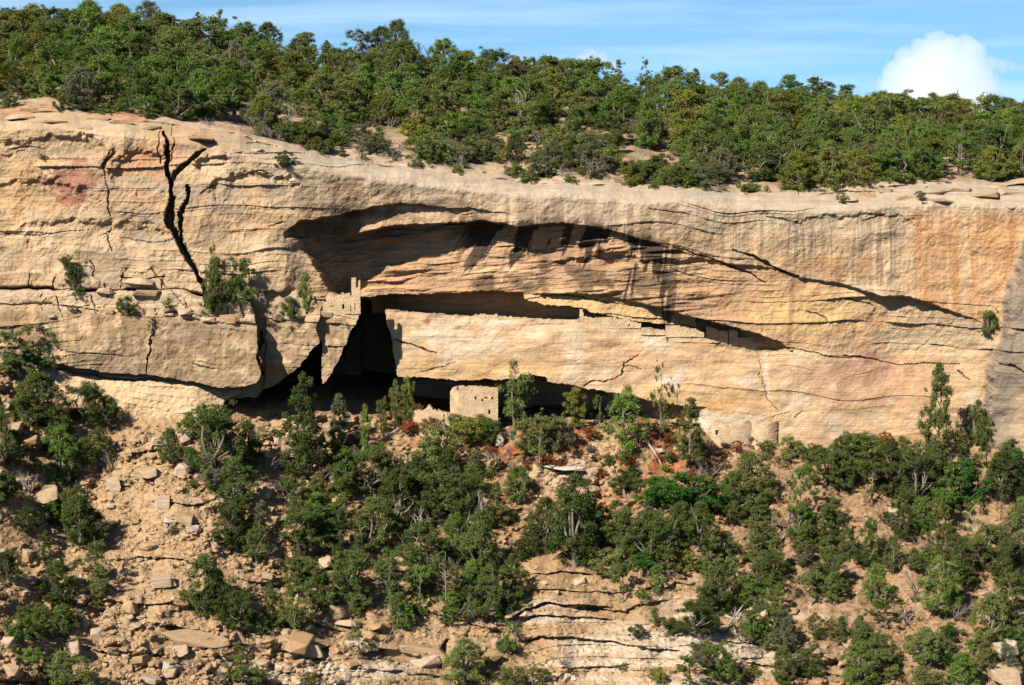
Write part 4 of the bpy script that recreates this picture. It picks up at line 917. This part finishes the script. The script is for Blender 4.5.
def masonry(name, parent, a, b, z0, top, thick=.4, holes=(), bulge=0.0, cell=.1, seed=0, foot=0.0, jag=.045):
    """a wall from a to b (x, y), feet at z0, ragged top given as [(u 0..1, height)], openings as (u0, u1, h0, h1); bulge bends it into an arc"""
    z0 = z0 - foot; top = [(u_, h_ + foot) for u_, h_ in top]; holes = [(h_[0], h_[1], h_[2] + foot, h_[3] + foot) for h_ in holes]
    a = Vector((a[0], a[1])); b = Vector((b[0], b[1])); L = (b - a).length; d = (b - a) / L; nrm = Vector((-d.y, d.x))
    nu = max(2, int(round(L / cell))); hm = max(h for _, h in top); nh = max(2, int(round(hm / cell)))
    rng = np.random.default_rng(seed + 5)
    us = (np.arange(nu) + .5) / nu; hs = (np.arange(nh) + .5) * hm / nh
    ht = np.interp(us, [p[0] for p in top], [p[1] for p in top]) + np.repeat(rng.normal(0, jag, nu // 3 + 1), 3)[:nu]
    occ = hs[None, :] < ht[:, None]
    for (u0, u1, h0, h1) in holes:
        occ &= ~(((us > u0) & (us < u1))[:, None] & ((hs > h0) & (hs < h1))[None, :])
    bm = bmesh.new(); uvl = bm.loops.layers.uv.new('UVMap'); cache = {}
    def vert(i, j, s):
        if (i, j, s) not in cache:
            u = i / nu; h = j * hm / nh; rg_ = np.random.default_rng(abs(hash((i, j, s, seed))) % (2 ** 31)); jx = rg_.normal(0, .012, 3)
            p = a + d * (u * L + jx[0]) + nrm * ((thick if s else 0) + jx[1] - bulge * 4 * u * (1 - u))
            cache[i, j, s] = (bm.verts.new((p.x, p.y, z0 + h + jx[2])), (u * L, h))
        return cache[i, j, s]
    def face(q, flip=False):
        vsq = [vert(*k) for k in (q[::-1] if flip else q)]
        try: fc_ = bm.faces.new([v[0] for v in vsq])
        except ValueError: return
        for lp, v in zip(fc_.loops, vsq): lp[uvl].uv = v[1]
    O = lambda i, j: 0 <= i < nu and 0 <= j < nh and occ[i, j]
    for i in range(nu):
        for j in range(nh):
            if not occ[i, j]: continue
            face([(i, j, 0), (i + 1, j, 0), (i + 1, j + 1, 0), (i, j + 1, 0)]); face([(i, j, 1), (i + 1, j, 1), (i + 1, j + 1, 1), (i, j + 1, 1)], True)
            if not O(i - 1, j): face([(i, j, 1), (i, j, 0), (i, j + 1, 0), (i, j + 1, 1)])
            if not O(i + 1, j): face([(i + 1, j, 0), (i + 1, j, 1), (i + 1, j + 1, 1), (i + 1, j + 1, 0)])
            if not O(i, j + 1): face([(i, j + 1, 0), (i + 1, j + 1, 0), (i + 1, j + 1, 1), (i, j + 1, 1)])
            if not O(i, j - 1): face([(i, j, 1), (i + 1, j, 1), (i + 1, j, 0), (i, j, 0)])
    me = bpy.data.meshes.new(name); bm.to_mesh(me); bm.free(); me.materials.append(M_MAS)
    o = link(name, me, parent); return o
def ruin(name, label, cat, group=None):
    o = link(name, None); o.empty_display_size = .5; return tag(o, label, cat, group)
# square room in the lower cave
Yr = 201.6
p0, p1 = at(450, 414, Yr + .5), at(498, 417, Yr); pz = at(470, 420, Yr).z
pt = lambda y: at(470, y, Yr).z - pz
rm = ruin('stone_room', 'square flat-topped stone room standing in the mouth of the low cave', 'ruin')
xm = at(459, 410, Yr).x; xr = p1.x; xl = p0.x
masonry('wall', rm, (xm, Yr), (xr, Yr), pz, [(0, pt(386.5)), (.35, pt(386)), (.5, pt(387)), (1, pt(388))], .35, [(.40, .45, pt(400), pt(396.5)), (.58, .62, pt(402), pt(399)), (.66, .72, pt(399), pt(397)), (.74, .79, pt(414), pt(409.5)), (.82, .87, pt(399.5), pt(397))], seed=1, foot=.9)
masonry('wall', rm, (xr - .36, Yr + .36), (xr - .36, Yr + 3.2), pz, [(0, pt(388)), (1, pt(392))], .35, seed=2, foot=.9)
masonry('wall', rm, (xl, Yr + 1.2), (xm - .02, Yr + .05), pz, [(0, pt(393)), (.3, pt(388)), (.6, pt(387)), (.72, pt(387)), (.75, pt(391)), (1, pt(390))], .35, seed=3, foot=.9)
# collapsed walls beside it
lw = ruin('collapsed_wall', 'low collapsed stone wall with a tiny doorway, left of the square stone room', 'ruin')
p0, p1 = at(406, 424, 200.6), at(452, 424, 200.4); pz = at(430, 426, 200.5).z; q = lambda y: at(430, y, 200.5).z - pz
masonry('wall', lw, (p0.x, 200.6), (p1.x, 200.3), pz, [(0, q(416)), (.2, q(411)), (.42, q(410)), (.5, q(405)), (.58, q(409)), (.8, q(412)), (1, q(417))], .6, [(.80, .86, q(420), q(414))], seed=4, foot=.9)
lw2 = ruin('collapsed_wall', 'sloping pale remnant of stone wall lowest beside the square stone room', 'ruin')
p0, p1 = at(415, 436, 199.0), at(449, 440, 198.8); pz = at(430, 440, 199).z; q = lambda y: at(430, y, 199).z - pz
masonry('wall', lw2, (p0.x, 199.1), (p1.x, 198.8), pz, [(0, q(434)), (.3, q(430)), (.6, q(433)), (1, q(438))], .5, seed=5, foot=.9)
# tower ruin on the outcrop
tw_ = ruin('tower_ruin', 'broken stone tower with one tall standing corner on the outcrop edge', 'ruin')
Yt = 197.4
pz = at(345, 314, Yt).z; q = lambda y: at(345, y, Yt).z - pz
xa, xb = at(323, 310, Yt).x, at(360.5, 310, Yt).x
masonry('wall', tw_, (xa, Yt - .1), (xb, Yt - .1), pz, [(0, q(303)), (.05, q(299)), (.14, q(296)), (.24, q(293.5)), (.33, q(296)), (.4, q(294)), (.66, q(294)), (.78, q(293)), (.82, q(289.5)), (.93, q(288)), (.945, q(281)), (1, q(280))], .45, [(.50, .56, q(309), q(304)), (.72, .77, q(312), q(305)), (.83, .87, q(310), q(303))], seed=6, jag=.13)
masonry('wall', tw_, (xb - .46, Yt + .36), (xb - .46, Yt + 2.2), pz, [(0, q(277)), (.2, q(282)), (.5, q(290)), (1, q(296))], .45, seed=7)
# walls along the upper ledge
up = ruin('ledge_wall', 'long smooth stone wall with a tall thin stub on the upper ledge', 'ruin')
def ledge(xa, xb, base, pts, parent, holes=(), seed=0, off=.03, thick=.45):
    Ya, Yb = 200 + cv([(386, 2.1), (450, 1.9), (550, 1.0), (650, .6), (750, .5)], xa), 200 + cv([(386, 2.1), (450, 1.9), (550, 1.0), (650, .6), (750, .5)], xb)
    a_, b_ = at(xa, base, Ya - off), at(xb, base, Yb - off); z = at((xa + xb) / 2, base, Ya).z; q = lambda y: at((xa + xb) / 2, y, Ya).z - z
    xs = [p[0] for p in pts]
    masonry('wall', parent, (a_.x, a_.y), (b_.x, b_.y), z, [((p[0] - xa) / (xb - xa), q(p[1])) for p in pts], thick, [((h[0] - xa) / (xb - xa), (h[1] - xa) / (xb - xa), q(h[3]), q(h[2])) for h in holes], seed=seed)
ledge(579.5, 583.5, 327, [(579.5, 311), (581, 309.5), (583.5, 312)], up, seed=8)
ledge(583.7, 641, 328, [(583.7, 316.5), (600, 318), (612, 317.5), (641, 323)], up, [(610, 611.4, 325.3, 327), (618.3, 619.8, 325, 326.5), (628.5, 629.8, 324.5, 326)], seed=9)
ledge(641.2, 665.5, 335, [(641.2, 330), (665.5, 331)], up, seed=10)
ledge(665.7, 704, 337, [(665.7, 326), (685, 327), (695, 329), (704, 333)], up, seed=11)
pw = ruin('parapet_wall', 'low ragged parapet of stones along the wall top left of the thin stub', 'ruin')
ledge(468, 579, 323, [(468, 318), (476, 314), (500, 316), (540, 318.5), (560, 319), (579, 319)], pw, seed=13, thick=.35)
sr = ruin('ledge_room', 'dark stone room with two small windows under the low right end of the upper ledge', 'ruin')
def inner(xa, xb, base, top, Yd, holes, seed):
    a_, b_ = at(xa, base, Yd), at(xb, base, Yd); z = a_.z; q = lambda y: at(xa, y, Yd).z - z
    masonry('wall', sr, (a_.x, Yd), (b_.x, Yd + .1), z, [(0, q(top)), (1, q(top + 6))], .35, [((h[0] - xa) / (xb - xa), (h[1] - xa) / (xb - xa), q(h[3]), q(h[2])) for h in holes], seed=seed)
inner(706, 728, 346, 326, 203.0, [(717, 724, 327, 331)], 14)
inner(729, 758, 352, 330, 203.0, [(738, 754, 331, 338)], 15)
# round tower stumps at the foot of the wall
def stump(lbl, xa, xb, base, pts, Yd, bul, seed, holes=()):
    o = ruin('round_wall', lbl, 'ruin', 'curved ruin walls at the cliff foot'); a_, b_ = at(xa, base, Yd), at(xb, base, Yd); z = at(xa, base + 6, Yd).z; q = lambda y: at(xa, y, Yd).z - z
    masonry('wall', o, (a_.x, Yd), (b_.x, Yd), z, [((p[0] - xa) / (xb - xa), q(p[1])) for p in pts], .5, [((h[0] - xa) / (xb - xa), (h[1] - xa) / (xb - xa), q(h[3]), q(h[2])) for h in holes], bulge=bul, seed=seed, foot=.8)
stump('curved stone wall stub standing tallest at the wall foot, right one of the pair', 751.5, 777, 448, [(751.5, 425), (757, 422), (766, 424), (772, 421), (777, 421)], 200.1, .6, 16)
stump('low broken curved stone wall with a small hole, left one of the pair', 711, 751, 448, [(711, 424), (715, 420), (728, 426), (742, 425), (746, 420), (751, 424)], 200.2, .5, 17, [(715, 718, 430, 435)])

# fallen trunks
def log(p, q, r, label):
    Vl, Fl = [], []; rng = np.random.default_rng(int(abs(p[0]) * 10)); tube(Vl, Fl, bent(rng, p, q, .04, 6), np.linspace(r, r * .5, 6), 7)
    m_ = (Vector(p) + Vector(q)) / 2; tube(Vl, Fl, bent(rng, m_, m_ + Vector((.5, -.2, .5)), .1), [r * .5, r * .4, r * .3, r * .15], 5)
    o = link('fallen_trunk', raw_mesh('fallen_trunk', Vl, Fl, M_DEAD, True)); tag(o, label, 'log')
def tp(x, y, up=.15): 
    v = at(x, y, talusY(x, y) - .15); v.z += up; return v
log(tp(646, 446, .5), tp(662, 468), .13, 'bare grey trunk leaning down the rusty slope above the emerald thicket')
log(tp(384, 440, .3), tp(402, 430, .4), .13, 'pale fallen trunk lying below the slim olive junipers by the dark alcove')
log(tp(722, 634), tp(744, 610, .6), .14, 'dark twisted dead trunk leaning over the pale banded outcrop')

# ------------------------------------------------------------------ clouds
def cloud_material():
    m = bpy.data.materials.new('cloud_vapour'); m.use_nodes = True; t = m.node_tree; t.nodes.remove(t.nodes['Principled BSDF'])
    v = N(t, 'ShaderNodeVolumeScatter'); v.inputs['Color'].default_value = (.38, .40, .44, 1); v.inputs['Density'].default_value = .018; v.inputs['Anisotropy'].default_value = .2
    t.links.new(v.outputs[0], t.nodes['Material Output'].inputs['Volume'])
    return m
M_CLOUD = cloud_material()
def cloud(name, Yd, puffs, label, seed, vox, amp):
    rng = np.random.default_rng(seed); bm = bmesh.new(); s = Yd / FPX
    c0 = at(puffs[0][0], puffs[0][1], Yd)
    def ball(c, r):
        bmesh.ops.create_icosphere(bm, subdivisions=2, radius=r, matrix=Matrix.Translation(c))
    for (x, y, r) in puffs:
        c = at(x, y, Yd) - c0; ball(c, r * s)
        for i in range(26):
            d = Vector(rng.normal(0, 1, 3)).normalized(); d.y *= .6; rr = r * s * rng.uniform(.16, .4); ball(c + d * (r * s * .86), rr)
    me = bpy.data.meshes.new(name); bm.to_mesh(me); bm.free(); me.materials.append(M_CLOUD)
    o = link(name, me, None, c0); tag(o, label, 'cloud')
    rm_ = o.modifiers.new('remesh', 'REMESH'); rm_.mode = 'VOXEL'; rm_.voxel_size = vox; rm_.use_smooth_shade = True
    for k, (sc, am) in enumerate(((amp * 3.2, amp), (amp * 1.1, amp * .5), (amp * .45, amp * .22))):
        tx = bpy.data.textures.new('cloud_lumps', 'CLOUDS'); tx.noise_scale = sc; tx.noise_depth = 4
        dm = o.modifiers.new('displace', 'DISPLACE'); dm.texture = tx; dm.texture_coords = 'LOCAL'; dm.strength = am; dm.mid_level = .5
    return o
cloud('cumulus_cloud', 7000.0, [(938, 62, 26), (915, 74, 24), (900, 80, 18), (960, 72, 26), (930, 90, 34), (975, 84, 22), (968, 56, 18), (990, 64, 9), (1002, 66, 8), (1012, 67, 6), (1022, 69, 4), (886, 84, 8), (884, 92, 8), (893, 70, 9), (905, 58, 12), (935, 44, 12), (962, 45, 11), (978, 52, 9), (900, 98, 22), (965, 104, 30), (948, 50, 16), (922, 54, 15)],
      'large white dome-shaped cumulus cloud behind the right-hand skyline', 3, 3.6, 24.0)
cloud('cumulus_cloud', 7000.0, [(590, 57, 9), (600, 61, 9), (582, 61, 8), (612, 68, 8), (573, 69, 9)], 'small white cloud tip showing above the middle of the tree line', 4, 3.0, 10.0)

def fit(t):
    for cut in (' twiggy', 'tiny ', ' on the slope', ' lying', ' growing', ' in mid woodland', ' at the woodland front', 'middling ', 'small ', 'tall '):
        if len(t.replace('-', ' ').split()) > 16: t = t.replace(cut, '', 1)
    return t
# ------------------------------------------------------------------ labels: every plant and boulder is singled out by look, landmark and order
LM_T = [('the square stone room', 473, 402), ('the broken tower', 342, 295), ('the curved ruin walls', 745, 434), ('the emerald thicket', 680, 490), ('the flat white stone', 570, 467), ('the tall pointed pine', 938, 412),
        ('the big conical pine', 305, 420), ('the long rock bench', 130, 350), ('the pale banded outcrop', 600, 640), ('the grey slab', 1005, 645), ('the long cut ledge', 245, 640), ('the dark alcove', 360, 400), ('the bare boulder slope', 160, 540),
        ('the undercut slab', 410, 650), ('the grey buttress', 1010, 400), ('the dead twisted trunk', 735, 622), ('the low cave', 580, 400), ('the jutting block', 290, 350)]
LM_M = [('the tall black crack', 185, 150), ('the red soil bank', 640, 165), ('the white cloud', 940, 90), ('the small cloud tip', 590, 62), ('the highest tree clump', 400, 40), ('the stacked rim slabs', 930, 195), ('the red wall patch', 75, 120), ('the alcove\'s black lip', 480, 170), ('the tall woodland edge', 770, 150)]
ORD = ['nearest', 'second nearest', 'third nearest', 'fourth nearest', 'fifth nearest', 'sixth nearest', 'seventh nearest', 'eighth nearest', 'ninth nearest', 'tenth nearest', 'eleventh nearest', 'twelfth nearest', 'thirteenth nearest', 'fourteenth nearest', 'fifteenth nearest', 'sixteenth nearest']
def nearest(x, y, L, yw=1.0): return min(L, key=lambda l: (l[1] - x) ** 2 + (yw * (l[2] - y)) ** 2)
def direction(dx, dy, mesa):
    if mesa: return 'left of' if dx < 0 else 'right of'
    if abs(dy) > abs(dx) * .7: return 'below' if dy > 0 else 'above'
    return 'left of' if dx < 0 else 'right of'
bins = {}
FORMW = {'juniper': 'bushy juniper', 'pinyon': 'pointed pine', 'column': 'slim upright juniper', 'sparse': 'thin see-through juniper', 'bush': 'low shrub', 'bare': 'leafless twiggy shrub', 'snag': 'bare dead tree'}
for (o, form, c, x, y, w, h, zone) in PLANTS:
    mesa = zone in ('skyline', 'mid', 'front', 'rim')
    lm = nearest(x, y, LM_M if mesa else LM_T, .0 if mesa else 1.0)
    if zone == 'cliff': lm = nearest(x, y, LM_T + [('the tall black crack', 185, 220), ('the rim', 285, 150)])
    where = {'skyline': 'on the skyline', 'mid': 'in mid woodland', 'front': 'at the woodland front', 'rim': 'on the cliff rim', 'talus': 'on the slope', 'cliff': 'growing from the cliff'}[zone]
    fw = 'bushy pinyon' if o.name.startswith('pinyon') and form == 'juniper' else FORMW[form]
    size = ('tall ' if h > 5.2 else ('small ' if h < 3.2 else '')) if form not in ('bush', 'bare') else ('tiny ' if h < 1.1 else '')
    base = (size + c + ' ' + fw, where, direction(x - lm[1], y - lm[2], mesa) + ' ' + lm[0])
    bins.setdefault(base, []).append((math.hypot(x - lm[1], 0 if mesa else y - lm[2]), o))
    cat = {'bush': 'shrub', 'bare': 'shrub', 'snag': 'dead tree'}.get(form, 'tree')
    o['category'] = cat
    o['group'] = {'skyline': 'woodland trees on the mesa top', 'mid': 'woodland trees on the mesa top', 'front': 'woodland trees on the mesa top', 'rim': 'brush along the cliff rim', 'cliff': 'plants growing from the cliff', 'talus': 'trees and shrubs on the slope below the cliff'}[zone]
for (a_, wh, rel), L in bins.items():
    L.sort(key=lambda e: e[0])
    for i, (d, o) in enumerate(L):
        o['label'] = fit(f'{a_} {wh} {rel}' if len(L) == 1 else f'{a_} {wh}, {ORD[min(i, 15)]} {rel}')
bins = {}
LM_R = {'talus': LM_T, 'rimL': [('the tall black crack', 170, 135), ('the red wall patch', 75, 120)], 'rimR': [('the orange streaked wall', 950, 200)], 'bench': [('the tall black crack', 200, 300), ('the broken tower', 342, 300), ('the red wall patch', 75, 290)]}
for (o, name, x, y, w, h, zone) in BOULD:
    lm = nearest(x, y, LM_R[zone]); m = o.material_slots[0].material.name
    c = {'boulder_stone': 'tan', 'grey_slab_stone': 'grey', 'white_stone': 'whitish'}[m]
    size = 'small' if w < 11 else ('large' if w > 24 else 'middling')
    sh_ = 'flat slab' if name == 'slab' else ('angular block' if h > .7 * w else 'angular boulder')
    where = {'talus': 'on the slope', 'rimL': 'lying on the rim', 'rimR': 'lying on the rim', 'bench': 'lying on the rock bench'}[zone]
    bins.setdefault((f'{size} {c} {sh_}', where, direction(x - lm[1], y - lm[2], zone != 'talus') + ' ' + lm[0]), []).append((math.hypot(x - lm[1], y - lm[2]), o))
    o['category'] = 'rock'; o['group'] = {'talus': 'boulders on the slope', 'rimL': 'slabs along the rim', 'rimR': 'slabs along the rim', 'bench': 'blocks on the rock bench'}[zone]
for (a_, wh, rel), L in bins.items():
    L.sort(key=lambda e: e[0])
    for i, (d, o) in enumerate(L): o['label'] = fit(f'{a_} {wh} {rel}' if len(L) == 1 else f'{a_} {wh}, {ORD[min(i, 15)]} {rel}')
